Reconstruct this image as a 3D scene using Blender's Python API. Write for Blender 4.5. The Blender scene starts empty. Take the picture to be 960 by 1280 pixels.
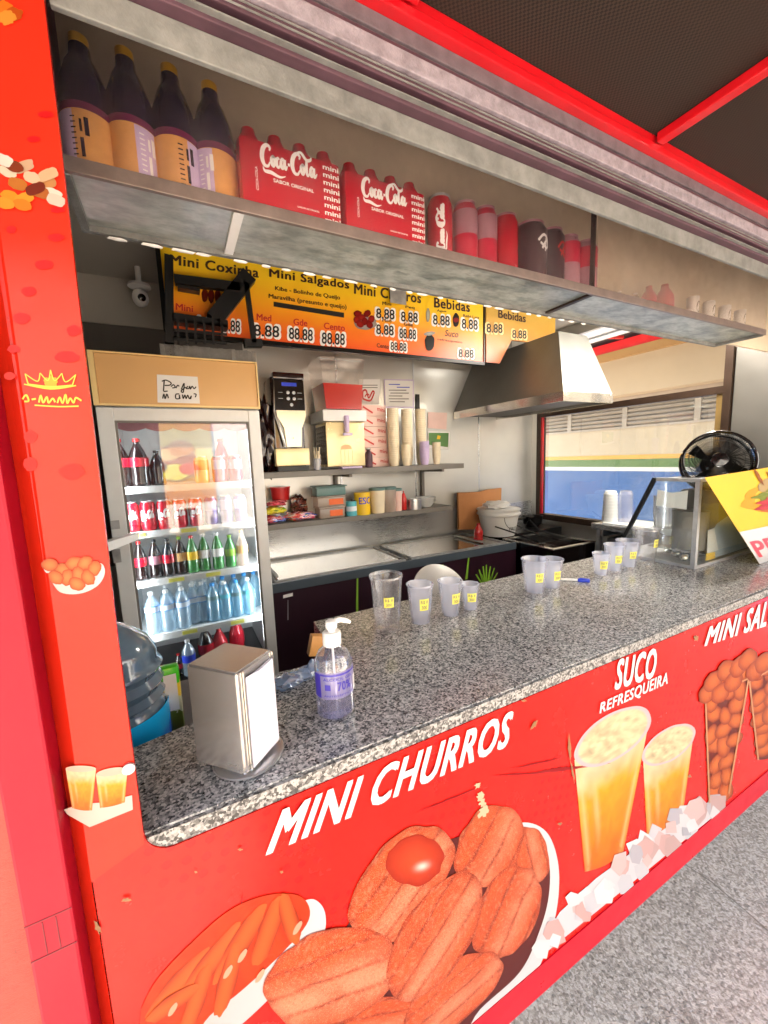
import bpy, bmesh, math, random
import numpy as np
from mathutils import Vector, Matrix
random.seed(7); np.random.seed(7)
S = bpy.context.scene
COL = S.collection
R = math.radians

# ------------------------------------------------------------------ camera
S.render.resolution_x, S.render.resolution_y = 768, 1024
F = 500.0
_X = np.array([978., -103., F]); _X /= np.linalg.norm(_X)
_Y = np.array([-262., -57., F]); _Y -= _X * (_X @ _Y); _Y /= np.linalg.norm(_Y)
_Z = np.cross(_X, _Y); _Z = -_Z if _Z[1] > 0 else _Z
WM = np.array([_X, _Y, _Z])
CP = np.array([0., -.55, 1.6])
cd = bpy.data.cameras.new('camera'); cam = bpy.data.objects.new('camera', cd); COL.objects.link(cam)
cd.sensor_fit = 'HORIZONTAL'; cd.sensor_width = 36; cd.lens = 36 * F / 960
cd.clip_start = .02; cd.clip_end = 500
m = Matrix(((WM[0][0], -WM[0][1], -WM[0][2], CP[0]), (WM[1][0], -WM[1][1], -WM[1][2], CP[1]), (WM[2][0], -WM[2][1], -WM[2][2], CP[2]), (0, 0, 0, 1)))
cam.matrix_world = m
S.camera = cam
# measured sight lines of the photograph meeting a real plane of the place
def on(axis, val, u, v):
    d = WM @ np.array([(u - 480) / F, (v - 640) / F, 1.0])
    return Vector(CP + d * ((val - CP[axis]) / d[axis]))
def onx(val, u, v): return on(0, val, u, v)
def ony(val, u, v): return on(1, val, u, v)
def onz(val, u, v): return on(2, val, u, v)

# ------------------------------------------------------------------ world, sun, exposure
SUN_EL, SUN_AZ = 48, 298        # from the left and a little behind the trailer
w = bpy.data.worlds.new("World"); S.world = w; w.use_nodes = True
nt = w.node_tree; bg = nt.nodes['Background']
sky = nt.nodes.new('ShaderNodeTexSky'); sky.sky_type = 'NISHITA'; sky.sun_disc = False
sky.sun_elevation = R(SUN_EL); sky.sun_rotation = R(SUN_AZ)
nt.links.new(sky.outputs[0], bg.inputs[0]); bg.inputs[1].default_value = .15
sl = bpy.data.lights.new('sun', 'SUN'); sun = bpy.data.objects.new('sun', sl); COL.objects.link(sun)
sl.energy = 5; sl.angle = R(.5); sl.color = (1, .93, .82)
_az = R(SUN_AZ); _sd = Vector((math.sin(_az) * math.cos(R(SUN_EL)), math.cos(_az) * math.cos(R(SUN_EL)), math.sin(R(SUN_EL))))
sun.rotation_euler = (-_sd).to_track_quat('-Z', 'Y').to_euler()
S.view_settings.view_transform = 'Standard'; S.view_settings.look = 'None'
S.view_settings.exposure = 3.15; S.view_settings.gamma = 1
S.render.engine = 'CYCLES'
S.cycles.max_bounces = 9; S.cycles.diffuse_bounces = 4; S.cycles.glossy_bounces = 4
S.cycles.transparent_max_bounces = 24; S.cycles.transmission_bounces = 4
S.cycles.caustics_reflective = False; S.cycles.caustics_refractive = False
S.cycles.sample_clamp_indirect = 4

# ------------------------------------------------------------------ materials
def lin(c):
    if isinstance(c, str):
        c = [int(c[i:i + 2], 16) / 255 for i in (0, 2, 4)]
    return tuple(x / 12.92 if x <= .04045 else ((x + .055) / 1.055) ** 2.4 for x in c) + (1,)
class NT:
    def __init__(s, name):
        s.m = bpy.data.materials.new(name); s.m.use_nodes = True; s.t = s.m.node_tree
        s.p = s.t.nodes['Principled BSDF']; s.o = s.t.nodes['Material Output']
        s._c = None
    def n(s, typ, **k):
        q = s.t.nodes.new('ShaderNode' + typ)
        for a, b in k.items(): setattr(q, a, b)
        return q
    def l(s, a, b): s.t.links.new(a, b)
    def co(s, kind='Object'):
        if not s._c: s._c = s.n('TexCoord')
        return s._c.outputs[kind]
    def noise(s, scale, detail=4, rough=.6, stretch=None, kind='Object'):
        q = s.n('TexNoise'); q.inputs['Scale'].default_value = scale; q.inputs['Detail'].default_value = detail; q.inputs['Roughness'].default_value = rough
        if stretch:
            mp = s.n('Mapping'); mp.inputs['Scale'].default_value = stretch; s.l(s.co(kind), mp.inputs[0]); s.l(mp.outputs[0], q.inputs['Vector'])
        else: s.l(s.co(kind), q.inputs['Vector'])
        return q.outputs['Fac']
    def ramp(s, fac, stops, mode='LINEAR'):
        q = s.n('ValToRGB'); s.l(fac, q.inputs[0]); e = q.color_ramp.elements; q.color_ramp.interpolation = mode
        while len(e) < len(stops): e.new(.5)
        for i, (p, c) in enumerate(stops):
            e[i].position = p; e[i].color = c if len(c) == 4 else tuple(c) + (1,)
        return q.outputs[0]
    def mix(s, fac, a, b, mode='MIX'):
        q = s.n('Mix'); q.data_type = 'RGBA'; q.blend_type = mode
        for i, x in ((0, fac), (6, a), (7, b)):
            if hasattr(x, 'links'): s.l(x, q.inputs[i])
            else: q.inputs[i].default_value = x
        return q.outputs[2]
    def math(s, op, a, b=0.0):
        q = s.n('Math', operation=op)
        for i, x in ((0, a), (1, b)):
            if hasattr(x, 'links'): s.l(x, q.inputs[i])
            else: q.inputs[i].default_value = x
        return q.outputs[0]
    def bump(s, h, strength=.2, dist=.002):
        q = s.n('Bump'); q.inputs['Strength'].default_value = strength; q.inputs['Distance'].default_value = dist
        s.l(h, q.inputs['Height']); s.l(q.outputs[0], s.p.inputs['Normal'])
    def set(s, **k):
        for a, b in k.items():
            i = s.p.inputs[a.replace('_', ' ')]
            if hasattr(b, 'links'): s.l(b, i)
            else: i.default_value = b
        return s
G = (.5, .5, .5, 1)
def plain(name, col, rough=.5, metal=0, vary=.12, scale=12, coat=0, bump=0, spec=.5):
    """paint or plastic with slight uneven tone and gloss"""
    t = NT(name); c = lin(col)
    d = tuple(x * (1 - vary) for x in c[:3]) + (1,)
    f = t.noise(scale, 5, .65)
    t.set(Base_Color=t.ramp(f, [(.3, d), (.7, c)]), Metallic=metal, Coat_Weight=coat, Coat_Roughness=.08)
    rr = t.n('MapRange'); t.l(f, rr.inputs[0]); rr.inputs[3].default_value = max(0, rough - .08); rr.inputs[4].default_value = min(1, rough + .1); t.l(rr.outputs[0], t.p.inputs['Roughness'])
    t.p.inputs['Specular IOR Level'].default_value = spec
    if bump: t.bump(t.noise(scale * 8, 3), bump, .002)
    return t.m
def steel(name, col='c9cacb', rough=.28, stretch=(1, 1, 30), smudge=.5, bump=.08, scale=6):
    t = NT(name); c = lin(col)
    br = t.noise(scale * 5, 3, .6, stretch); sm = t.noise(1.8, 3, .5)
    base = t.ramp(sm, [(.3, tuple(x * (1 - .35 * smudge) for x in c[:3]) + (1,)), (.65, c)])
    t.set(Base_Color=base, Metallic=.85)
    r = t.math('ADD', t.math('MULTIPLY', sm, .25), t.math('MULTIPLY', br, .12)); r = t.math('ADD', r, rough - .18)
    t.set(Roughness=r)
    h = t.math('ADD', t.math('MULTIPLY', br, .04), t.noise(4, 1, .4)); t.bump(h, bump, .01)
    return t.m
def see_through(name, tint=(1, 1, 1), haze=.1, hazecol=(.8, .8, .85), rough=.05, refl=.5, streak=0, coltrans=None):
    """clear plastic or glass sheet: lets light through, mirrors a little, slightly milky"""
    t = NT(name); tr = t.n('BsdfTransparent'); tr.inputs[0].default_value = tuple(tint) + (1,)
    df = t.n('BsdfTranslucent') ; df.inputs[0].default_value = tuple(hazecol) + (1,)
    d2 = t.n('BsdfDiffuse'); d2.inputs[0].default_value = tuple(hazecol) + (1,)
    dm = t.n('MixShader'); dm.inputs[0].default_value = .5; t.l(df.outputs[0], dm.inputs[1]); t.l(d2.outputs[0], dm.inputs[2])
    a = t.n('MixShader')
    if streak:
        f = t.math('MULTIPLY', t.ramp(t.noise(9, 6, .7), [(.35, (0, 0, 0, 1)), (.75, (1, 1, 1, 1))]), streak)
        t.l(t.math('ADD', f, haze), a.inputs[0])
    else: a.inputs[0].default_value = haze
    t.l(tr.outputs[0], a.inputs[1]); t.l(dm.outputs[0], a.inputs[2])
    g = t.n('BsdfGlossy'); g.inputs['Roughness'].default_value = rough; g.inputs[0].default_value = (1, 1, 1, 1)
    fr = t.n('LayerWeight'); fr.inputs[0].default_value = .35
    b = t.n('MixShader'); t.l(t.math('MULTIPLY', t.math('ADD', fr.outputs['Facing'], .06), refl), b.inputs[0])
    t.l(a.outputs[0], b.inputs[1]); t.l(g.outputs[0], b.inputs[2]); t.l(b.outputs[0], t.o.inputs[0])
    return t.m
M = {}
M['steel'] = steel('stainless_steel')
M['steel_wall'] = steel('stainless_wall_sheet', 'd2d0ca', .40, (1, 1, 12), .6, .25)
M['steel_hood'] = plain('brushed_hood_steel', '92918c', .42, .45, .22, 3)
M['chrome'] = steel('polished_rim', 'dddad2', .12, (1, 1, 4), .2, .15)
M['alu'] = plain('worn_aluminium', 'b9babb', .45, .6, .35, 18, bump=.3)
M['alu_dull'] = plain('grimy_galvanised_strip', '898a87', .6, .3, .5, 22, bump=.4)
M['rail_purple'] = plain('dark_maroon_rail', '604450', .5, .3, .4, 14)
M['rail_silver'] = plain('pitted_silver_rail', 'a89ea8', .55, .3, .45, 60, bump=.5)
M['red_beam'] = plain('red_enamel_beam', 'c8101c', .3, 0, .25, 10, coat=.5)
M['white_pl'] = plain('white_plastic', 'e8e8e6', .4, 0, .08)
M['white_fr'] = plain('white_fridge_enamel', 'e4e6e6', .35, 0, .1, 6)
M['grey_pl'] = plain('grey_shelf_paint', '77736d', .5, 0, .15, 9)
M['black'] = plain('black_plastic', '0c0c0d', .45, 0, .3, 20)
M['black_gloss'] = plain('glossy_black', '120c0c', .15, 0, .2, 5, coat=.6)
M['brown_gloss'] = plain('dark_brown_gloss', '2a1212', .16, 0, .3, 4, coat=.6)
M['tan'] = plain('tan_sign_panel', 'dcae74', .3, 0, .07, 3)
M['tan_edge'] = plain('pale_yellow_trim', 'f2d391', .4, 0, .08)
M['niche'] = plain('beige_backboard', 'dccdb4', .7, 0, .18, 5)
M['ceil'] = plain('grey_ceiling_lining', 'b4b0a8', .5, 0, .12, 3)
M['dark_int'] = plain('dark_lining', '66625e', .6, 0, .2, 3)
M['floor_int'] = plain('trailer_floor', '2a2422', .6, 0, .3, 8)
M['purple'] = plain('dark_aubergine_print', '2c1420', .35, 0, .25, 5, coat=.3)
M['green'] = plain('leaf_green_print', '7fae2f', .5)
M['red'] = plain('red_plastic', 'c41a1a', .3, 0, .1, 12, coat=.3)
M['cream'] = plain('cream_paper_cup', 'e6d9bd', .6)
M['pinkpaper'] = plain('pale_pink_box_card', 'e4c2b8', .7)
M['paper'] = plain('white_paper', 'e9e7e4', .8, 0, .05)
M['kraft'] = plain('brown_board', 'c68a58', .7, 0, .15, 7)
M['yellow'] = plain('yellow_plastic', 'f0c522', .4)
M['gold'] = plain('gold_cap', 'c89c34', .35, .1)
M['blue'] = plain('blue_plastic', '2540c8', .35)
M['cyan'] = plain('light_blue_tin', '58b6c6', .4)
M['teal'] = plain('grey_green_lid', '5d7c7a', .4)
M['orange'] = plain('orange_label', 'e8692c', .5)
M['lilac'] = plain('lilac_film', 'c7b4d8', .3)
M['cola'] = plain('dark_cola', '1a0806', .08, 0, .1, 6, coat=1)
M['cola_red'] = plain('red_drink_can', 'c8102a', .25, .2, .12, 8, coat=.4)
M['pink_can'] = plain('red_soft_drink_film', 'd02848', .3, .1, .3, 10)
M['dark_can'] = plain('dark_plum_can', '43202c', .3, .3, .25, 10)
M['mauve_can'] = plain('mauve_can', 'c08a98', .3, .3, .25, 10)
M['purple_can'] = plain('purple_white_can', '8b7aa8', .3, .3, .35, 30)
M['grape'] = plain('dark_grape_juice', '1c1030', .12, 0, .2, 6, coat=.7)
M['tanlabel'] = plain('ochre_bottle_label', 'dca05a', .5, 0, .25, 25)
M['white'] = plain('white_print', 'f2f0ee', .45, 0, .04); M['white_letter'] = plain('white_vinyl_letter', 'b8b8b8', .35, 0, .06, 30)
M['ink'] = plain('black_ink', '14100e', .5)
M['brownink'] = plain('dark_brown_ink', '3a1c08', .5)
M['redink'] = plain('red_ink', 'c01c1c', .5)
M['yellowtag'] = plain('yellow_price_sticker', 'f3ee6a', .5)
M['green_bottle'] = plain('green_soda', '3f8f46', .1, 0, .2, 6, coat=1)
M['fabric_dark'] = plain('dark_mesh', '2a1d17', .9)
M['concrete'] = plain('pale_render', 'e6dfd2', .8, 0, .1, 1.2)
M['slush'] = plain('red_juice', 'c81414', .15, 0, .15, 6, coat=.7)
M['blade'] = plain('dark_grey_metal', '2b2a2a', .3, .8, .2, 9)
M['dispenser'] = plain('cream_reflection_front', 'efdca8', .25, .2, .08, 4)  # cream puts warm sunlit reflections into the machine fronts' colour
M['warmsteel'] = steel('warm_reflection_steel', 'e2d2b4', .3, (10, 1, 1), .6, .1)  # warm tint puts reflected sunlight into the steel colour
M['pane'] = see_through('window_glass', (.95, .97, .96), .015, rough=.02, refl=.35, streak=.05)
M['fridge_glass'] = see_through('fridge_glass', (.92, .93, .93), .008, rough=.015, refl=1.0, streak=.02)
M['acrylic'] = see_through('dusty_acrylic', (.98, .96, .96), .012, (.7, .62, .62), .12, .2, .08)
M['acrylic_milky'] = see_through('milky_acrylic', (.96, .93, .91), .10, (.8, .7, .62), .2, .2, .14)
M['shelfglass'] = see_through('greenish_shelf_glass', (.62, .68, .66), .34, (.62, .66, .66), .2, .35, .5)
t = NT('reflection_mottled_underside'); f = t.noise(14, 5, .65, (1, 2.2, 1))
df = t.n('BsdfDiffuse'); t.l(t.ramp(f, [(.3, lin('74807c')), (.45, lin('a6b0aa')), (.58, lin('d2d8d2')), (.72, lin('8c9692'))]), df.inputs[0])  # grey-green ramp paints crinkled reflections into the underside colour
tr = t.n('BsdfTransparent'); tr.inputs[0].default_value = (.7, .75, .73, 1)
gl = t.n('BsdfGlossy'); gl.inputs['Roughness'].default_value = .3; bp = t.n('Bump'); bp.inputs['Strength'].default_value = .5; bp.inputs['Distance'].default_value = .004; t.l(t.noise(22, 3), bp.inputs['Height']); t.l(bp.outputs[0], gl.inputs['Normal'])
m1 = t.n('MixShader'); t.l(t.ramp(t.noise(7, 4), [(.35, (.35, .35, .35, 1)), (.65, (.75, .75, .75, 1))]), m1.inputs[0]); t.l(tr.outputs[0], m1.inputs[1]); t.l(df.outputs[0], m1.inputs[2])
m2_ = t.n('MixShader'); m2_.inputs[0].default_value = .3; t.l(m1.outputs[0], m2_.inputs[1]); t.l(gl.outputs[0], m2_.inputs[2]); t.l(m2_.outputs[0], t.o.inputs[0]); M['shelfglass'] = t.m
M['cup'] = see_through('frosted_cup', (.91, .93, 1), .36, (.80, .84, 1), .12, .7)
M['cup_clear'] = see_through('clear_cup', (.95, .95, .97), .10, (.8, .82, .9), .08, .7)
M['bottle_clear'] = see_through('clear_bottle_plastic', (.93, .94, .98), .10, (.75, .78, .95), .05, .8)
M['water'] = see_through('water_bottle_plastic', (.8, .92, .98), .42, (.75, .9, 1), .08, .6)
M['bluewater'] = see_through('blue_water_bottle', (.6, .85, .95), .45, (.5, .82, .98), .08, .6)
M['tank'] = see_through('clear_dispenser_tank', (.97, .95, .94), .03, (.8, .75, .72), .06, .5)
M['bag'] = see_through('crumpled_plastic_film', (.8, .8, .8), .35, (.6, .58, .56), .15, .8, .3)
M['frost_box'] = see_through('cloudy_food_box', (.95, .86, .8), .5, (.92, .8, .7), .2, .4)

# granite
t = NT('speckled_grey_granite')
v = t.n('TexVoronoi'); v.inputs['Scale'].default_value = 290; t.l(t.co(), v.inputs['Vector'])
sep = t.n('SeparateColor'); t.l(v.outputs['Color'], sep.inputs[0])
f = t.math('ADD', t.math('MULTIPLY', sep.outputs[0], .55), t.math('MULTIPLY', t.noise(75, 4, .7), .75))
t.set(Base_Color=t.ramp(f, [(.31, lin('242526')), (.45, lin('525456')), (.58, lin('7c7d7d')), (.76, lin('a3a2a0')), (.97, lin('c6c4c1'))]), Roughness=t.math('ADD', t.math('MULTIPLY', t.noise(5), .12), .1))
t.p.inputs['Specular IOR Level'].default_value = .55; t.bump(t.noise(300), .04, .001); M['granite'] = t.m
# rough granite edge
t = NT('rough_sawn_granite_edge')
v = t.n('TexVoronoi'); v.inputs['Scale'].default_value = 260; t.l(t.co(), v.inputs['Vector'])
sep = t.n('SeparateColor'); t.l(v.outputs['Color'], sep.inputs[0])
f = t.math('ADD', t.math('MULTIPLY', sep.outputs[0], .55), t.math('MULTIPLY', t.noise(90, 4, .7), .7))
t.set(Base_Color=t.ramp(f, [(.42, lin('3a3836')), (.6, lin('6c6a67')), (.8, lin('9c9a96'))]), Roughness=.7); t.bump(t.noise(250), .5, .002); M['granite_edge'] = t.m
# printed red body vinyl with darker dot clusters, scratches
def red_vinyl(name, base, dots=True, worn=.15, rough=.22):
    t = NT(name)
    c = t.ramp(t.noise(3, 4), [(.3, lin(base)), (.75, tuple(min(1, x * 1.12) for x in lin(base)[:3]) + (1,))])
    if dots:
        mp = t.n('Mapping'); mp.inputs['Rotation'].default_value = (0, R(30), 0); t.l(t.co(), mp.inputs[0])
        sx = t.n('SeparateXYZ'); t.l(mp.outputs[0], sx.inputs[0])
        k = 2 * math.pi / .034
        a = t.math('COSINE', t.math('MULTIPLY', sx.outputs[0], k)); b = t.math('COSINE', t.math('MULTIPLY', sx.outputs[2], k))
        d = t.math('MULTIPLY', a, b)
        n1 = t.ramp(t.noise(3.2, 2), [(.47, (0, 0, 0, 1)), (.6, (1, 1, 1, 1))])
        dd = t.math('MULTIPLY', t.math('GREATER_THAN', d, .45), n1)
        c = t.mix(t.math('MULTIPLY', dd, .6), c, lin('6e0c10'))
    sc = t.ramp(t.noise(38, 8, .8), [(.70, (0, 0, 0, 1)), (.73, (1, 1, 1, 1))])
    c = t.mix(t.math('MULTIPLY', sc, worn), c, lin('5a1414'))
    s2 = t.ramp(t.noise(55, 6, .8, (1, 1, .15)), [(.74, (0, 0, 0, 1)), (.76, (1, 1, 1, 1))])
    c = t.mix(t.math('MULTIPLY', s2, worn * 2), c, lin('e8c8a8'))
    t.set(Base_Color=c, Roughness=t.math('ADD', t.math('MULTIPLY', t.noise(12, 5), .25), rough - .1)); t.p.inputs['Specular IOR Level'].default_value = .22
    t.bump(t.noise(7, 3), .12, .006)
    return t.m
M['panel_red'] = red_vinyl('printed_red_vinyl', 'b41810')
M['pillar_red'] = red_vinyl('red_pillar_vinyl', 'b82414', False, .15, .2)
M['crimson'] = red_vinyl('crimson_painted_post', '8c0820', False, .3, .4)
M['stripe_red'] = red_vinyl('crimson_skirting', 'a80c20', False, .2, .3)
t = NT('peeling_orange_red_paint')
f = t.noise(16, 9, .75, (1, 1, 2.2)); cr = t.ramp(f, [(.565, (0, 0, 0, 1)), (.575, (1, 1, 1, 1)), (.585, (0, 0, 0, 1))])
c = t.mix(t.ramp(t.noise(30, 8, .8), [(.60, (0, 0, 0, 1)), (.64, (1, 1, 1, 1))]), lin('a83022'), lin('5a2018')); c = t.mix(cr, c, lin('3a1612'))
t.set(Base_Color=c, Roughness=.55); t.bump(f, .4, .006); M['peeling'] = t.m
# vertex coloured print (food pictures, labels)
def printmat(name, rough=.25, speck=.0, scale=260):
    t = NT(name); a = t.n('VertexColor'); a.layer_name = 'Col'; c = t.mix(1.0, a.outputs[0], (.45, .45, .45, 1), 'MULTIPLY')
    if speck:
        c = t.mix(t.math('MULTIPLY', t.ramp(t.noise(scale, 5, .75), [(.35, (1, 1, 1, 1)), (.52, (0, 0, 0, 1))]), speck * .7), c, (.26, .035, .012, 1))
        c = t.mix(t.math('MULTIPLY', t.ramp(t.noise(scale * 2.6, 3, .8), [(.58, (0, 0, 0, 1)), (.64, (1, 1, 1, 1))]), speck * .8), c, (.62, .32, .2, 1))
        c = t.mix(t.math('MULTIPLY', t.ramp(t.noise(scale * 1.3, 4, .8, (1.1, 1, 1)), [(.56, (0, 0, 0, 1)), (.7, (1, 1, 1, 1))]), speck * .6), c, (.6, .22, .12, 1))
    t.set(Base_Color=c, Roughness=rough + .08); t.p.inputs['Specular IOR Level'].default_value = .2
    return t.m
M['print'] = printmat('colour_print'); M['print_sugar'] = printmat('sugared_food_print', .25, .8, 300)
# menu board gradient, world z
def gradient_z(name, z0, z1, stops, rough=.35, vary=.25):
    t = NT(name); sx = t.n('SeparateXYZ'); t.l(t.co(), sx.inputs[0])
    mr = t.n('MapRange'); t.l(sx.outputs[2], mr.inputs[0]); mr.inputs[1].default_value = z0; mr.inputs[2].default_value = z1
    f = t.math('ADD', mr.outputs[0], t.math('MULTIPLY', t.math('SUBTRACT', t.noise(5, 3), .5), vary))
    t.set(Base_Color=t.ramp(f, [(p, lin(c)) for p, c in stops]), Roughness=rough); return t.m
M['menu'] = gradient_z('menu_print', 0, .34, [(0, 'e4541a'), (.25, 'f0781a'), (.5, 'f8a81a'), (.78, 'ffce1c'), (1, 'ffd820')])
M['menu_dim'] = gradient_z('hazed_menu_print', 0, .34, [(0, 'b85a22'), (.35, 'c97b2c'), (.7, 'c99a3c'), (1, 'c9a84c')])  # duller colours put the haze over the second board into its print
# asphalt / ground
t = NT('pale_asphalt')
vg = t.n('TexVoronoi'); vg.inputs['Scale'].default_value = 150; t.l(t.co(), vg.inputs['Vector']); sg = t.n('SeparateColor'); t.l(vg.outputs['Color'], sg.inputs[0])
f = t.math('ADD', t.math('MULTIPLY', sg.outputs[0], .30), t.math('ADD', t.math('MULTIPLY', t.noise(60, 6, .8), .55), t.math('MULTIPLY', t.noise(2.2, 6, .75), .38)))
t.set(Base_Color=t.ramp(f, [(.34, lin('564b41')), (.46, lin('8c8072')), (.60, lin('aea090')), (.76, lin('d0c4b4'))]), Roughness=.85); t.bump(t.noise(160, 4), .7, .006); M['asphalt'] = t.m
# canvas
t = NT('woven_canopy_mesh'); wv = t.n('TexChecker'); wv.inputs['Scale'].default_value = 260; t.l(t.co(), wv.inputs[0])
wv.inputs[1].default_value = lin('120b08'); wv.inputs[2].default_value = lin('3a2a20')
c = t.mix(t.ramp(t.noise(1.6, 4), [(.4, (0, 0, 0, 1)), (.7, (1, 1, 1, 1))]), wv.outputs[0], lin('2a1a12'))
tr = t.n('BsdfTranslucent'); tr.inputs[0].default_value = lin('46321f'); ms = t.n('MixShader'); ms.inputs[0].default_value = .2
t.set(Base_Color=c, Roughness=.9); t.l(t.p.outputs[0], ms.inputs[1]); t.l(tr.outputs[0], ms.inputs[2]); t.l(ms.outputs[0], t.o.inputs[0]); M['canopy'] = t.m

# ------------------------------------------------------------------ mesh helpers
def wloc(o):
    v_ = Vector()
    while o is not None: v_ += o.location; o = o.parent
    return v_
class MB:
    def __init__(s, org=(0, 0, 0)):
        s.bm = bmesh.new(); s.o = Vector(org); s.keep = []
    def box(s, lo, hi, bev=0, rot=None, piv=None):
        lo, hi = Vector(lo), Vector(hi)
        r = bmesh.ops.create_cube(s.bm, size=1)
        vs = r['verts']; c = (lo + hi) / 2; d = hi - lo
        for v_ in vs: v_.co = Vector((v_.co.x * d.x, v_.co.y * d.y, v_.co.z * d.z)) + c
        if bev:
            es = list({e for v_ in vs for e in v_.link_edges})
            g = bmesh.ops.bevel(s.bm, geom=es, offset=bev, segments=2, affect='EDGES', profile=.6)
            vs = list({v_ for f_ in g['faces'] for v_ in f_.verts} | {v_ for v_ in vs if v_.is_valid})
        if rot is not None:
            p = Vector(piv) if piv is not None else c
            for v_ in vs: v_.co = rot @ (v_.co - p) + p
        return s
    def poly(s, pts, depth=None):
        """flat polygon, optionally extruded by the vector depth"""
        pts = [Vector(p) for p in pts]
        a = [s.bm.verts.new(p) for p in pts]; s.bm.faces.new(a)
        if depth is not None:
            d = Vector(depth); b = [s.bm.verts.new(p + d) for p in pts]; s.bm.faces.new(b[::-1])
            for i in range(len(a)):
                j = (i + 1) % len(a); s.bm.faces.new((a[j], a[i], b[i], b[j]))
        return s
    def lathe(s, prof, n=24, c=(0, 0, 0), sq=1.0, ax=None, squash=None, cap=True):
        c = Vector(c); rings = []
        q = Vector((0, 0, 1)).rotation_difference(Vector(ax).normalized()) if ax is not None else None
        for r, z in prof:
            ring = []
            for i in range(n):
                a = 2 * math.pi * i / n; ca, sa = math.cos(a), math.sin(a)
                if sq != 1.0:
                    k = 1 / (abs(ca) ** sq + abs(sa) ** sq) ** (1 / sq)
                else: k = 1
                p = Vector((r * k * ca, r * k * sa * (squash or 1), z))
                if q: p = q @ p
                ring.append(s.bm.verts.new(p + c))
            rings.append(ring)
        for a, b in zip(rings, rings[1:]):
            for i in range(n):
                j = (i + 1) % n; s.bm.faces.new((a[i], a[j], b[j], b[i]))
        if cap:
            if prof[0][0] > 1e-4: s.bm.faces.new(rings[0][::-1])
            if prof[-1][0] > 1e-4: s.bm.faces.new(rings[-1])
        return s
    def tube(s, pts, r, n=8, closed=False):
        pts = [Vector(p) for p in pts]; rings = []; N = len(pts)
        rr = r if isinstance(r, (list, tuple)) else [r] * N
        for i, p in enumerate(pts):
            a = pts[i - 1] if (i or closed) else p; b = pts[(i + 1) % N] if (i < N - 1 or closed) else p
            d = (b - a).normalized(); up = Vector((0, 0, 1)) if abs(d.z) < .9 else Vector((1, 0, 0))
            x = d.cross(up).normalized(); y = x.cross(d)
            rings.append([s.bm.verts.new(p + (x * math.cos(2 * math.pi * k / n) + y * math.sin(2 * math.pi * k / n)) * rr[i]) for k in range(n)])
        for i in range(N if closed else N - 1):
            a, b = rings[i], rings[(i + 1) % N]
            for k in range(n): s.bm.faces.new((a[k], a[(k + 1) % n], b[(k + 1) % n], b[k]))
        if not closed: s.bm.faces.new(rings[0][::-1]); s.bm.faces.new(rings[-1])
        return s
    def blob(s, c, r, seed=0, amp=.15, sub=3, fq=3.0):
        from mathutils import noise as mn
        c = Vector(c); r = Vector(r) if hasattr(r, '__len__') else Vector((r, r, r))
        g = bmesh.ops.create_icosphere(s.bm, subdivisions=sub, radius=1)
        for v_ in g['verts']:
            k = 1 + amp * mn.noise(v_.co * fq + Vector((seed * 3.1, seed, 0)))
            v_.co = Vector((v_.co.x * r.x * k, v_.co.y * r.y * k, v_.co.z * r.z * k)) + c
        return s
    def build(s, name, mat, parent=None, smooth=False, rel=False):
        """rel: coordinates are world ones, made local to the parent's place"""
        off = wloc(parent) if (rel and parent is not None) else Vector()
        for v_ in s.bm.verts: v_.co -= off
        bmesh.ops.recalc_face_normals(s.bm, faces=s.bm.faces)
        me = bpy.data.meshes.new(name); s.bm.to_mesh(me); s.bm.free()
        if smooth:
            for p in me.polygons: p.use_smooth = True
            try: me.set_sharp_from_angle(angle=R(40))
            except Exception: pass
        me.materials.append(M[mat] if isinstance(mat, str) else mat)
        o = bpy.data.objects.new(name, me); COL.objects.link(o)
        if parent is not None: o.parent = parent
        return o
def thing(name, label, cat, loc=(0, 0, 0), rz=0, group=None):
    o = bpy.data.objects.new(name, None); COL.objects.link(o); o.location = loc; o.rotation_euler = (0, 0, rz); o.empty_display_size = .05
    o['label'] = label; o['category'] = cat
    if group: o['group'] = group
    return o
def tag(o, label=None, cat=None, group=None, kind=None):
    for k, v_ in (('label', label), ('category', cat), ('group', group), ('kind', kind)):
        if v_: o[k] = v_
    return o
def dup(o, parent=None, **k):
    c = o.copy(); COL.objects.link(c)
    if parent is not None: c.parent = parent
    for ch in [x for x in bpy.data.objects if x.parent is o]: dup(ch, c)
    for a, b in k.items():
        if a in ('location', 'rotation_euler', 'scale'): setattr(c, a, b)
        else: c[a] = b
    return c
def move(o, loc, rz=0): o.location = loc; o.rotation_euler = (0, 0, rz); return o

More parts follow.
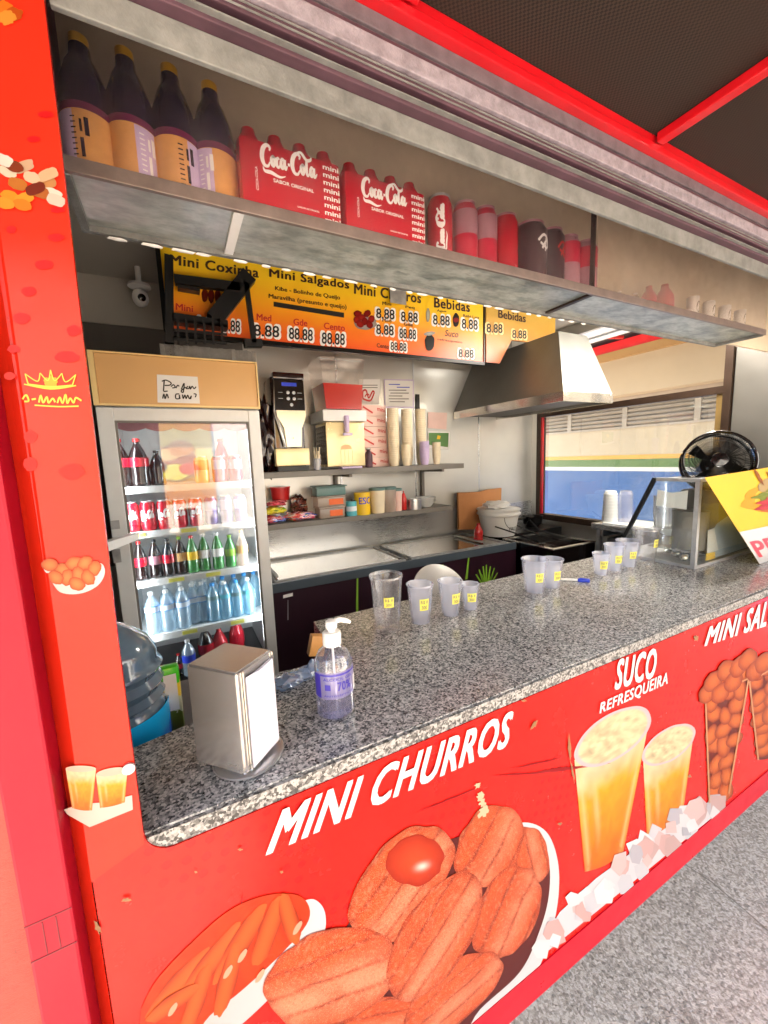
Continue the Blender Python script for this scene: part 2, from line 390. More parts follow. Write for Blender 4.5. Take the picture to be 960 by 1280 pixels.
def lettering(text, fmap, mat, parent, bold=0.0, shear=0.0, name='lettering', rel=True):
    """flat lettering; fmap(s, t) gives the point for s, t in 0..1 of the text's box; bold adds shifted copies, each a hair prouder"""
    cu = bpy.data.curves.new('lettering', 'FONT'); cu.body = text; cu.shear = shear; cu.resolution_u = 3
    if bold < 0: cu.offset = bold
    elif 0 < bold <= .012: cu.offset = bold
    if bold > .02: cu.space_character = 1.0 + bold * 3
    tmp = bpy.data.objects.new('lettering', cu)
    me0 = bpy.data.meshes.new_from_object(tmp); bpy.data.objects.remove(tmp); bpy.data.curves.remove(cu)
    co = np.array([v_.co[:] for v_ in me0.vertices]); fs = [tuple(p.vertices) for p in me0.polygons]; bpy.data.meshes.remove(me0)
    x0, x1 = co[:, 0].min(), co[:, 0].max(); y0, y1 = co[:, 1].min(), co[:, 1].max()
    off = wloc(parent) if (rel and parent is not None) else Vector()
    sh = [(0, 0)] if bold <= .012 else [(0, 0), (bold, bold * .5), (-bold, -bold * .5), (bold, -bold * .6), (-bold, bold * .6)]
    P, Fs = [], []
    for k, (dx, dy) in enumerate(sh):
        n0 = len(P)
        for c in co: P.append(fmap((c[0] + dx - x0) / (x1 - x0), (c[1] + dy - y0) / (y1 - y0)) - off - Vector((0, k * .00008, 0)))
        Fs += [tuple(i + n0 for i in f_) for f_ in fs]
    me = bpy.data.meshes.new(name); me.from_pydata([tuple(p) for p in P], [], Fs)
    me.materials.append(M[mat] if isinstance(mat, str) else mat)
    o = bpy.data.objects.new(name, me); COL.objects.link(o)
    if parent is not None: o.parent = parent
    return o
def quad(bl, br, tl, tr):
    bl, br, tl, tr = map(Vector, (bl, br, tl, tr))
    return lambda s, t: bl * (1 - s) * (1 - t) + br * s * (1 - t) + tl * (1 - s) * t + tr * s * t
def rect_xz(x0, x1, z0, z1, y): return quad((x0, y, z0), (x1, y, z0), (x0, y, z1), (x1, y, z1))
def cylmap(c, r, a0, a1, z0, z1):
    """wrap on a cylinder; angles in degrees, measured from -y, growing to +x"""
    def f_(s, t):
        a = R(a0 + (a1 - a0) * s); return Vector((c[0] + r * math.sin(a), c[1] - r * math.cos(a), z0 + (z1 - z0) * t + c[2]))
    return f_
def pxmap(y, bl, br, tl, tr): return quad(*(ony(y, *p) for p in (bl, br, tl, tr)))

def vn(x, y, seed=0):
    """smooth value noise on numpy arrays"""
    x = np.asarray(x, float) + seed * 17.3; y = np.asarray(y, float) + seed * 9.7
    xi, yi = np.floor(x), np.floor(y); fx, fy = x - xi, y - yi
    fx = fx * fx * (3 - 2 * fx); fy = fy * fy * (3 - 2 * fy)
    h = lambda a, b: np.modf(np.abs(np.sin(a * 127.1 + b * 311.7) * 43758.5453))[0]
    return (h(xi, yi) * (1 - fx) + h(xi + 1, yi) * fx) * (1 - fy) + (h(xi, yi + 1) * (1 - fx) + h(xi + 1, yi + 1) * fx) * fy
def colmesh(name, pts, faces, cols, mat, parent):
    me = bpy.data.meshes.new(name); me.from_pydata([tuple(p) for p in pts], [], faces)
    ca = me.color_attributes.new('Col', 'FLOAT_COLOR', 'POINT')
    arr = np.ones((len(pts), 4), np.float32); arr[:, :3] = np.clip(cols, 0, 1); ca.data.foreach_set('color', arr.ravel())
    me.materials.append(M[mat]); o = bpy.data.objects.new(name, me); COL.objects.link(o)
    if parent is not None: o.parent = parent
    return o
def srgb(c): return np.array(lin(c)[:3])
def disk_print(name, outline, cols, mat, parent, nr=18, center=None):
    """printed shape: fan of rings from its centre to the outline; cols(s, t, rho) for shape coords"""
    P, ab = outline  # list of Vectors, list of (s,t)
    n = len(P); c = sum(P, Vector()) / n if center is None else center
    pts = [c]; st = [(0, 0, 0)]
    for k in range(1, nr + 1):
        q = k / nr
        for p, (a, b) in zip(P, ab): pts.append(c.lerp(p, q)); st.append((a * q, b * q, q))
    fs = [(0, 1 + i, 1 + (i + 1) % n) for i in range(n)]
    for k in range(nr - 1):
        for i in range(n):
            j = (i + 1) % n; fs.append((1 + k * n + i, 1 + (k + 1) * n + i, 1 + (k + 1) * n + j, 1 + k * n + j))
    st = np.array(st); return colmesh(name, pts, fs, cols(st[:, 0], st[:, 1], st[:, 2]), mat, parent)
def ell(u, v, a, b, ang, y, seed=0, wob=.05, n=64, pw=2.0):
    """outline of a picture element seen around (u, v), long axis a, short b, angle in degrees"""
    P, st = [], []; ca, sa = math.cos(R(ang)), math.sin(R(ang))
    for i in range(n):
        th = 2 * math.pi * i / n; c, s_ = math.cos(th), math.sin(th)
        k = 1 / (abs(c) ** pw + abs(s_) ** pw) ** (1 / pw) * (1 + wob * (float(vn(3 * c + 5, 3 * s_ + 5, seed)) - .5) * 2)
        x, z = a * k * c, b * k * s_
        P.append(ony(y, u + x * ca + z * sa, v - x * sa + z * ca)); st.append((c * k, s_ * k))
    return P, st
def poly_print(name, pxs, col, mat, parent, y):
    me_pts = [ony(y, *p) for p in pxs]; c = srgb(col) if isinstance(col, str) else None
    bm = bmesh.new(); bm.faces.new([bm.verts.new(p) for p in me_pts]); bmesh.ops.triangulate(bm, faces=bm.faces)
    bm.verts.index_update()
    pts = [v_.co.copy() for v_ in bm.verts]; fs = [[v_.index for v_ in f_.verts] for f_ in bm.faces]; bm.free()
    cols = np.array([c if c is not None else col(p) for p in pts]); return colmesh(name, pts, fs, cols, mat, parent)
def smooth_path(pts, n=8):
    out = []; P = [Vector(p) if len(p) == 3 else Vector((p[0], p[1], 0)) for p in pts]
    for i in range(len(P) - 1):
        p0, p1, p2, p3 = P[max(i - 1, 0)], P[i], P[i + 1], P[min(i + 2, len(P) - 1)]
        for k in range(n):
            q = k / n; out.append(.5 * ((2 * p1) + (p2 - p0) * q + (2 * p0 - 5 * p1 + 4 * p2 - p3) * q * q + (3 * p1 - p0 - 3 * p2 + p3) * q ** 3))
    return out + [P[-1]]
def strokes(paths, fmap, wid, mat, parent, name='lettering', aspect=3.0, rel=False):
    """brush-like writing: each path a list of (x, y, w); mapped by fmap over 0..1"""
    bm = bmesh.new(); off = wloc(parent) if rel else Vector()
    for ip, path in enumerate(paths):
        pp = smooth_path([(a, b, c) for a, b, c in path], 7); L, Rr = [], []
        for i, p in enumerate(pp):
            a = pp[max(i - 1, 0)]; b = pp[min(i + 1, len(pp) - 1)]; d = Vector(((b.x - a.x) * aspect, b.y - a.y, 0))
            if d.length < 1e-9: d = Vector((1, 0, 0))
            d.normalize(); nx, ny = -d.y, d.x; wv = wid * max(p.z, .02) / 2
            dy = off + Vector((0, ip * .00015, 0)); L.append(bm.verts.new(fmap(p.x + nx * wv / aspect, p.y + ny * wv) - dy)); Rr.append(bm.verts.new(fmap(p.x - nx * wv / aspect, p.y - ny * wv) - dy))
        for i in range(len(pp) - 1): bm.faces.new((L[i], L[i + 1], Rr[i + 1], Rr[i]))
    me = bpy.data.meshes.new(name); bm.to_mesh(me); bm.free(); me.materials.append(M[mat]); o = bpy.data.objects.new(name, me); COL.objects.link(o); o.parent = parent
    return o
# ================================================================== SETTING: ground and what stands around
g = MB().poly([(-60, -60, 0), (60, -60, 0), (60, 60, 0), (-60, 60, 0)]).build('ground', 'asphalt'); tag(g, kind='structure')

g1, g2 = onz(0, 872, 1092), onz(0, 960, 1166); dg = (g2 - g1).normalized(); n_ = Vector((-dg.y, dg.x, 0)) * .004
rj = random.Random(4); L_, R_ = [], []
for k in range(40):
    p = g1 - dg * .4 + dg * (k * .09) + Vector((rj.uniform(-.012, .012), rj.uniform(-.012, .012), 0)); wj_ = rj.uniform(.2, .8); L_.append(p + n_ * wj_); R_.append(p - n_ * wj_)
jt = MB()
for k in range(39): jt.poly([L_[k] + Vector((0, 0, .004)), L_[k + 1] + Vector((0, 0, .004)), R_[k + 1] + Vector((0, 0, .004)), R_[k] + Vector((0, 0, .004))])
tag(jt.build('pavement_crack', plain('dirt_in_crack', '857b6e', .9)), kind='structure')
# neighbour building seen through the end window (its wall faces the trailer)
XW = 5.0
nb = thing('painted_wall_building', 'cream building seen through the end window, with yellow, green, white and blue painted bands', 'building', (XW, 3, 0))
def wallstrip(name, z0, z1, mat, x=0, d=.3): return MB().box((x + XW, -2.2, z0), (XW + d, 9, z1)).build(name, mat, nb, rel=True)
M['n_cream'] = plain('sunlit_cream_render', '968770', .8, 0, .12, 1.5)
M['n_yellow'] = plain('ochre_band_paint', 'a87a2a', .7, 0, .08, 3); M['n_green'] = plain('green_band_paint', '3c551f', .7, 0, .1, 3)
M['n_white'] = plain('white_band_paint', 'a4a29a', .7, 0, .05, 3); M['n_blue'] = plain('blue_band_paint', '1c4372', .7, 0, .2, 1.5)
M['n_louvre'] = plain('weathered_louvre', '85796c', .7, 0, .2, 5)
wallstrip('blue_band', 0, 1.335, 'n_blue'); wallstrip('white_band', 1.335, 1.385, 'n_white', -.004); wallstrip('green_band', 1.385, 1.485, 'n_green', -.002); wallstrip('ochre_band', 1.485, 1.535, 'n_yellow', -.004)
wallstrip('rendered_wall', 1.535, 1.86, 'n_cream'); wallstrip('lintel', 2.16, 2.24, 'n_louvre', -.05)
wallstrip('vent_sill', 1.86, 1.885, 'n_louvre', -.03); wallstrip('vent_back', 1.885, 2.16, 'dark_int', .15, .3)
wallstrip('upper_fascia', 2.24, 2.66, 'n_cream', -.25)
M['n_tan'] = plain('tan_coping_paint', '8f6e40', .7, 0, .1, 3)
wallstrip('coping', 2.66, 2.75, 'n_tan', -.3); wallstrip('red_eave', 2.75, 2.86, 'red_beam', -.28)
for k in range(9):
    y0 = .2 + k * .78
    MB().box((XW - .04, y0 - .03, 1.885), (XW + .05, y0 + .03, 2.16)).build('vent_mullion', 'n_louvre', nb, rel=True)
sl0 = None
for k in range(8):
    for j in range(5):
        y0 = .235 + k * .78; z0 = 1.905 + j * .05
        if sl0 is None:
            sl0 = MB().box((-.04, 0, -.012), (.05, .71, .012), rot=Matrix.Rotation(R(28), 3, 'Y')).build('louvre_slat', 'n_louvre', nb); o = sl0
        else: o = sl0.copy(); COL.objects.link(o)
        o.location = Vector((XW + .0, y0, z0)) - nb.location
# canopy frame beyond the window
cf = thing('canopy_frame', 'grey pipes and red tubes of a canopy frame above the end window', 'canopy frame', (3.6, 1.5, 2.6))
for x, z, r_, mt in ((3.2, 2.62, .03, 'alu'), (3.45, 2.66, .045, 'alu'), (3.9, 2.72, .03, 'alu')):
    MB().tube([(x, -.6, z), (x, 4.2, z)], r_, 10).build('pipe', mt, cf, True, rel=True)
for y in (.9, 1.7, 2.5):
    MB().tube([(2.95, y, 2.75), (4.4, y - .25, 2.8)], .022, 8).build('red_tube', 'red_beam', cf, True, rel=True)
MB().box((2.9, -1, 2.9), (4.9, 5, 2.93)).build('roof_sheet', 'fabric_dark', cf, rel=True)

# row of shops across the street (behind the viewer; only mirrored in glass, steel and stone)
sb = thing('shop_row', 'sunlit cream shop row across the street, mirrored in the fridge door', 'building', (0, -6, 0))
MB().box((-9, -6.4, 0), (14, -6, 5.2)).build('wall', 'concrete', sb, rel=True)
for x in (-7, -3.6, 3.2, 6.6, 9.6):
    d = MB().box((x - .8, -6.04, .1), (x + .8, -5.97, 2.5)).build('shutter', 'grey_pl', sb, rel=True)
for x in (-6.8, -3.4, 0, 3.4, 6.8, 10):
    MB().box((x - .6, -6.03, 3.1), (x + .6, -5.97, 4)).build('window', 'blade', sb, rel=True)
MB().box((-9, -6.6, 5.2), (14, -5.8, 5.4)).build('roof', 'n_tan', sb, rel=True)
kb = thing('poster_stand', 'yellow food poster stand under a scalloped awning, mirrored in the fridge door', 'stand', (.35, -4.6, 0))
M['poster'] = gradient_z('sun_faded_poster', .9, 2.7, [(0, 'c8682a'), (.3, 'e8a83a'), (.6, 'f4d87a'), (1, 'e8b040')])
MB().box((-.6, -4.66, .95), (.62, -4.6, 2.6)).build('poster', 'poster', kb, rel=True)
for k, (x, z, rx, rz, c) in enumerate([(.0, 1.75, .34, .2, 'b8602a'), (-.1, 1.8, .2, .1, 'f0c078'), (.12, 1.9, .2, .14, 'd88a3c'), (.0, 1.5, .22, .14, 'f6dc50'), (.22, 1.55, .16, .1, 'e8582a'), (-.25, 1.6, .13, .1, '6a2a18')]):
    MB().lathe([(0, 0), (1, 0)], 24, cap=False).build('poster_print', plain('poster_print_%d' % k, c, .6), kb)
    o = bpy.data.objects[-1] if False else [q for q in kb.children if q.name.startswith('poster_print')][-1]
    o.rotation_euler = (R(90), 0, 0); o.scale = (rx, rz, 1); o.location = Vector((x, -4.595 + k * .003, z)) - kb.location
lettering('DELÍCIAS', quad((.45, -4.59, 2.2), (-.45, -4.59, 2.2), (.45, -4.59, 2.38), (-.45, -4.59, 2.38)), 'white', kb, .02) if False else None
MB().box((-.7, -4.7, 2.6), (.72, -4.3, 2.66)).build('scalloped_awning', 'white_pl', kb, rel=True)
for x in (-.66, .62): MB().box((x, -4.7, 0), (x + .05, -4.62, 2.6)).build('post', 'white_pl', kb, rel=True)

# ================================================================== THE TRAILER
tr_ = thing('food_trailer', 'red street food trailer with open serving hatch, granite counter and printed snack pictures', 'food trailer', (0, 0, 0))
YB, XE, ZC, ZT = 1.9, 2.68, 2.52, 1.135
XL = -1.5
# front sheet with the serving opening (rounded lower corner)
r_ = .034; xo, zo = -.078, 1.108
def sheet(x0, x1, arc=True):
    pts = [(x0, .345), (x1, .345), (x1, zo)]
    for k in range(0, 9):
        a = R(270 - 90 * k / 8); pts.append((xo + r_ + r_ * math.cos(a), zo + r_ + r_ * math.sin(a)))
    pts += [(xo, 1.4), (-.0665, 2.35), (x0, 2.35)]
    return pts
MB().poly([(x, -.006, z) for x, z in sheet(-.135, 3.1)], (0, .006, 0)).build('front_panel', 'panel_red', tr_)
# pillar carries its own lighter vinyl
MB().poly([(-.1355, -.0085, 1.108), (xo, -.0085, 1.13), (xo, -.0085, 1.4), (-.0665, -.0085, 2.35), (-.124, -.0085, 2.35)], (0, .002, 0)).build('pillar_wrap', 'pillar_red', tr_)
MB().poly([(-.124, -.0085, 2.35), (-.1355, -.0085, 1.108), (-.158, .012, 1.108), (-.158, .012, 2.35)]).poly([(-.1355, -.0085, 1.108), (-.1342, -.0085, .345), (-.158, .012, .345), (-.158, .012, 1.108)]).build('pillar_side', 'pillar_red', tr_)
MB().box((-.193, -.03, .2), (-.150, .02, 2.5), bev=.003).build('corner_post', 'crimson', tr_)
M['weld'] = plain('dark_weld_line', '6a0c1c', .6)
for wa, wb in (((-.1925, 1.1065), (-.151, 1.108)), ((-.1925, 1.061), (-.151, 1.0625)), ((-.178, 1.063), (-.177, 1.105)), ((-.166, 1.063), (-.165, 1.105))):
    MB().box((wa[0], -.0305, wa[1]), (wb[0], -.03, wb[1])).build('weld_mark', 'weld', tr_)
MB().box((XL, -.02, .3), (-.193, .01, 2.5)).build('side_panel', 'peeling', tr_)
MB().box((-.1345, -.0088, .345), (3.1, -.006, .428)).build('skirting', 'stripe_red', tr_)
MB().box((-1.5, .02, .3), (3.1, .1, .36)).build('chassis_rail', 'black', tr_)
# granite counter, deeper to the right
def slab(z0, z1, y0):
    p = [(-.12, y0), (3.1, y0), (3.1, .585), (.318, .545), (.30, .30), (.165, .312), (.10, .245), (-.12, .192)]
    return [(x, y, z0) for x, y in p], (0, 0, z1 - z0)
p, d = slab(1.095, ZT, .003)
MB().poly(p, d).build('countertop', 'granite', tr_)
# sawn front edge of the stone, following the rounded corner of the opening
pe = [(3.1, 1.106), (3.1, ZT - .002)] + [(-.02 - .0 * k, ZT - .002) for k in range(1)] + [(-.078, ZT - .002)]
pe = [(3.1, 1.104), (3.1, ZT - .003), (xo + .002, ZT - .003)]
for k in range(8, -1, -1):
    a = R(270 - 90 * k / 8); pe.append((xo + r_ + (r_ - .001) * math.cos(a), zo + r_ + (r_ - .001) * math.sin(a) - .002))
pe = [q for q in pe if q[1] <= ZT - .0029] 
MB().poly([(x, -.0035, z) for x, z in pe], (0, .0063, 0)).build('counter_edge', 'granite_edge', tr_)
# latch
lt = MB().lathe([(.0, 0), (.007, 0), (.007, .003), (0, .003)], 16, ony(-.009, 161, 960), ax=(0, -1, 0))
lt.build('hatch_latch', 'alu', tr_)
# inside: walls, ceiling, floor
MB().box((-.62, YB, .35), (XE + .05, YB + .05, ZC)).build('back_wall', 'steel_wall', tr_)
for x in (.95, 1.52, 2.1):   # vertical laps of the wall sheets
    MB().box((x, YB - .004, 1.0), (x + .012, YB, ZC - .001)).build('sheet_lap', 'steel', tr_)
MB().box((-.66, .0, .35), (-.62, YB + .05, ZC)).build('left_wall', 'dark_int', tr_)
MB().box((-.62, 0, .35), (XE, YB, .4)).build('trailer_floor', 'floor_int', tr_)
MB().box((-.66, .02, ZC), (XE + .05, YB + .05, ZC + .06)).build('ceiling', 'ceil', tr_)
MB().box((-.62, YB - .02, 2.3), (.75, YB, ZC - .001)).build('upper_backboard', 'ceil', tr_)
MB().box((-.6199, YB - .012, 1.1), (.4, YB, 2.3)).build('shadow_backboard', 'dark_int', tr_)  # dark sheet puts the shadow on this wall into its colour
lm = thing('tube_light', 'white tube light on the trailer ceiling above the end window', 'lamp', (2.33, .62, ZC - .07))
M['lit'] = NT('lit_tube').set(Base_Color=(.9, .9, .9, 1), Emission_Color=(1, .96, .88, 1), Emission_Strength=6).m
MB().box((-.32, -.035, .04), (.32, .035, .068)).build('housing', 'white_pl', lm)
MB().tube([(-.3, 0, .018), (.3, 0, .018)], .016, 12).build('tube', 'lit', lm, True)
la = bpy.data.lights.new('tube_glow', 'AREA'); la.shape = 'RECTANGLE'; la.size = .6; la.size_y = .05; la.energy = 4; la.color = (1, .94, .84)
lo = bpy.data.objects.new('tube_glow', la); COL.objects.link(lo); lo.parent = lm; lo.location = (0, 0, -.01)
MB().box((-.62, 1.06, ZC - .006), (XE, 1.072, ZC)).build('ceiling_strip', 'grey_pl', tr_)
MB().box((-.62, .02, .4), (3.1, .03, 1.09)).build('inner_front_lining', 'steel', tr_)
# end wall with its opening
z_s = onx(XE, 675, 645).z; y_c = 1.83; y_r = .575
zb = (onx(XE, 672, 520).z + onx(XE, 903, 487).z) / 2
MB().box((XE, y_c, .35), (XE + .04, YB, ZC)).build('end_wall', 'steel_wall', tr_)
M['end_steel'] = steel('scratched_grey_steel', '8a8782', .42, (1, 1, 5), .9, .1, 3)
MB().box((XE, .0, .35), (XE + .04, y_r - .04, ZC)).build('end_wall', 'end_steel', tr_)
MB().box((XE, y_r - .04, .35), (XE + .04, y_c, z_s)).build('end_wall', 'steel_wall', tr_)
MB().box((XE, y_r - .04, 2.44), (XE + .04, y_c, ZC)).build('end_wall', 'steel_wall', tr_)
M['brown_fr'] = plain('dark_bronze_frame', '3a2a20', .4, .4, .3, 12); M['brass_fr'] = plain('olive_gasket', '6b5428', .5, 0, .3, 12)
wf = MB().box((XE - .02, y_r - .035, z_s - .02), (XE + .045, y_r, 2.45)).box((XE - .02, y_c - .035, z_s - .02), (XE + .045, y_c + .002, 2.45)).box((XE - .02, y_r, zb - .02), (XE + .045, y_c - .035, zb + .02)).box((XE - .022, y_r, z_s - .02), (XE + .045, y_c - .035, z_s + .025)).build('window_frame', 'brown_fr', tr_)
MB().box((XE - .012, y_r, z_s + .025), (XE, y_r + .03, zb - .02)).build('gasket', 'brass_fr', wf)
MB().box((XE - .012, y_c - .055, z_s + .025), (XE, y_c - .035, zb - .02)).build('gasket', 'red_beam', wf)
MB().box((XE + .02, y_r, z_s + .025), (XE + .024, y_c - .035, zb - .02)).build('window_pane', 'pane', tr_)

# header above the serving hatch: strips of different metal, seen from below
M['rail_grey'] = plain('dusty_purple_grey_rail', '6c6068', .6, .1, .45, 40, bump=.4)
def hb(name, z0, z1, y0, mat, x0=-.0665, d=.035): return MB().box((x0, y0, z0), (3.1, y0 + d, z1), bev=.0015).build(name, mat, tr_)
hb('header_strip', 2.055, 2.087, -.002, 'alu_dull', d=.007)
hb('header_rail', 2.0872, 2.099, -.016, 'rail_purple', -.2); hb('header_rail', 2.0992, 2.104, -.008, 'rail_silver', -.2); hb('header_rail', 2.1042, 2.119, -.022, 'rail_purple', -.2)
hb('header_rail', 2.1192, 2.1415, -.028, 'rail_silver', -.2); hb('header_rail', 2.1417, 2.1525, -.021, 'rail_purple', -.2); hb('header_rail', 2.1527, 2.1555, -.019, 'rail_grey', -.2); hb('header_rail', 2.1557, 2.1762, -.022, 'rail_grey', -.2)
for z_ in (2.0925, 2.1085, 2.1145): hb('header_groove', z_, z_ + .0012, -.0235, 'alu_dull', -.2, .01)
MB().box((-.2, .015, 2.1), (3.1, .03, 2.6)).build('header_back', 'rail_purple', tr_)

# awning: red frame and dark mesh, swung up in front of the trailer
aw = thing('awning', 'dark mesh awning on a red steel frame, raised over the counter', 'awning', (1, -.02, 2.2))
MB().box((-1.6, -.036, 2.1765), (3.1, .0, 2.189), bev=.002).box((-1.6, -.030, 2.1895), (3.1, .0, 2.2085), bev=.002).build('front_beam', 'red_beam', aw, rel=True)
for x in (-1.38, -.81, -.24, .33, .9, 1.47, 2.04, 2.6):
    MB().box((x - .0105, -1.0, 2.19), (x + .0105, -.0365, 2.207), bev=.002).build('rafter', 'red_beam', aw, rel=True)
MB().box((-1.6, -1.04, 2.18), (3.1, -1.0, 2.215)).build('outer_beam', 'red_beam', aw, rel=True)
MB().box((-1.6, -1.0, 2.209), (3.1, .012, 2.213)).build('canopy_mesh', 'canopy', aw, rel=True)
hk = ony(-.32, 948, 30)
MB().tube([(hk.x, -.32, 2.209), (hk.x, -.32, 2.19), (hk.x + .02, -.33, 2.185)], .004, 6).tube([(hk.x - .025, -.33, 2.2), (hk.x + .03, -.31, 2.2)], .003, 6).build('hook', 'black', aw, rel=True)

# ---------------- printed pictures on the body, flat vinyl
YP = -.0072
def churro(u, v, a, b, ang, seed, nridge=5, tone=0, name='printed_churro', y=YP, hl=.5):
    base = srgb('f05c24') * (1 + .12 * tone); dark = srgb('8c2810'); light = srgb('ffa880')
    def cols(s_, t_, rho):
        n1 = vn(s_ * 4, t_ * 3, seed); n2 = vn(s_ * 18, t_ * 16, seed + 3); n3 = vn(s_ * 40, t_ * 40, seed + 5)
        tt_ = t_ * nridge * .42 + .16 * (vn(s_ * 2.5, t_ * 2, seed + 9) - .5) + .5 * (nridge % 2)
        dcv = np.abs(tt_ - np.floor(tt_) - .5) * 2; rid = 1 - dcv; rid = np.clip(dcv / .28, 0, 1) ** .8
        k = np.clip(.75 * rid + .35 * n1 + .35 * n2 - .22, 0, 1)[:, None]
        c = dark * (1 - k) + base * k
        h = np.clip((hl - np.abs(t_ - .3)) * 1.6, 0, 1)[:, None] * np.clip(rid * (.4 + n1), 0, 1)[:, None] * .8
        c = c * (1 - h) + light * h
        e = np.clip((rho - .82) / .18, 0, 1)[:, None] ** 1.5 * .6; c = c * (1 - e) + dark * e
        g_ = (n3 > .78)[:, None] * .35; return c * (1 - g_) + light * g_
    return disk_print(name, ell(u, v, a, b, ang, y, seed, .06, 72, 2.25), cols, 'print_sugar' if name == 'printed_churro' else 'print', tr_, 22)
def flat(u, v, a, b, ang, col, y, name, seed=0, wob=.0, nr=4, col2=None, pw=2.0):
    c = srgb(col); c2 = srgb(col2) if col2 else c
    return disk_print(name, ell(u, v, a, b, ang, y, seed, wob, 64, pw), lambda s_, t_, r: c * (1 - r[:, None] ** 2) + c2 * r[:, None] ** 2, 'print', tr_, nr)
# right bowl: white shell with its inside
def tapered(name, pts, cols, y, nr=10, mat='print'):
    pp = smooth_path(pts + [pts[0]], 6)[:-1]; P = [ony(y, p.x, p.y) for p in pp]
    cx = sum(p.x for p in pp) / len(pp); cy = sum(p.y for p in pp) / len(pp); w_ = max(abs(p.x - cx) for p in pp); h_ = max(abs(p.y - cy) for p in pp)
    return disk_print(name, (P, [((p.x - cx) / w_, -(p.y - cy) / h_) for p in pp]), cols, mat, tr_, nr)
def shell_cols(c1, c2): 
    a, b = srgb(c1), srgb(c2)
    return lambda s_, t_, r: a * (1 - np.clip(.5 + .5 * s_, 0, 1)[:, None]) + b * np.clip(.5 + .5 * s_, 0, 1)[:, None]
tapered('printed_bowl', [(620, 1040), (655, 1028), (683, 1040), (697, 1075), (698, 1120), (688, 1170), (668, 1220), (630, 1262), (590, 1300), (520, 1320), (420, 1320), (400, 1290), (560, 1250), (640, 1160), (660, 1090)], shell_cols('d8d4d6', 'f6f6f8'), YP, 12)
tapered('printed_bowl_inside', [(470, 1090), (560, 1050), (640, 1036), (672, 1045), (686, 1075), (686, 1120), (674, 1165), (650, 1215), (600, 1262), (560, 1310), (440, 1310), (420, 1200)], shell_cols('5a1a16', '6a2420'), YP - .0002, 6)
churro(662, 1070, 37, 24, 100, 3, 3, -.1, y=YP - .0004); churro(611, 1058, 54, 38, 62, 4, 4, -.1, y=YP - .0006)
churro(480, 1277, 50, 30, 10, 9, 4, -.5, y=YP - .0005)
churro(634, 1141, 62, 37, 66, 5, 4, .15, y=YP - .0008); churro(500, 1107, 87, 47, 54, 6, 5, .0, y=YP - .0010)
churro(566, 1244, 74, 32, 42, 8, 5, .25, y=YP - .0010); churro(413, 1222, 86, 58, 22, 7, 5, .1, y=YP - .0012, hl=.7); churro(543, 1172, 88, 42, 58, 10, 5, .1, y=YP - .0014)
def sauce(s_, t_, r):
    a, b = srgb('ee5028'), srgb('b83014'); k = np.clip(r ** 1.4, 0, 1)[:, None]; c = a * (1 - k) + b * k
    h = np.exp(-(((s_ - .15) / .22) ** 2 + ((t_ - .3) / .14) ** 2))[:, None]; return c * (1 - h) + srgb('ffe6d6') * h
disk_print('printed_sauce', ell(519, 1076, 36, 31, 20, YP - .0016, 2, .07), sauce, 'print', tr_, 14)
for u, v, b in ((605, 1014, 9), (600, 996, 5), (597, 982, 4), (603, 1004, 5)):
    flat(u, v, b, b * .7, 60, 'e9cfa8', YP - .0012, 'printed_sugar', u, .5)
# left bowl, out of focus sticks
tapered('printed_bowl', [(370, 1130), (392, 1124), (406, 1140), (404, 1170), (380, 1200), (340, 1245), (290, 1290), (250, 1310), (230, 1300), (330, 1190)], shell_cols('dcc8c6', 'f0eaec'), YP, 8)
tapered('printed_fries', [(176, 1262), (196, 1225), (240, 1178), (290, 1136), (340, 1118), (378, 1122), (386, 1150), (352, 1192), (300, 1240), (262, 1270), (230, 1310), (180, 1310)],
        lambda s_, t_, r: srgb('e8481c') * (.75 + .45 * vn(s_ * 9 + t_ * 7, s_ * 1.2 - t_ * 1.6, 4)[:, None]) * np.array([1, .8, .6]), YP - .0002, 18)
for i, (u, v, a, b, an) in enumerate([(225, 1230, 60, 13, 48), (262, 1205, 64, 12, 52), (300, 1180, 58, 12, 58), (335, 1165, 48, 12, 70), (245, 1250, 46, 11, 70), (285, 1225, 50, 11, 75), (362, 1150, 34, 11, 105), (215, 1255, 40, 10, 35)]):
    def fc(s_, t_, r, i=i): 
        k = np.clip(.9 - t_ ** 2, 0, 1)[:, None]; return srgb('b23614') * (1 - k) + srgb('f26a2c') * k
    disk_print('printed_stick', ell(u, v, a, b, an, YP - .0004 - i * .00012, i, .1, 40), fc, 'print', tr_, 8)
for u, v in ((303, 1195), (325, 1240 - 20), (372, 1160), (216, 1262), (285, 1215)): flat(u, v, 12, 7, 50, 'f8c8a8', YP - .0016, 'printed_glint', 1, .06) if False else flat(u, v, 10, 3.2, 58, 'f4b090', YP - .0016, 'printed_glint', 1, .06)
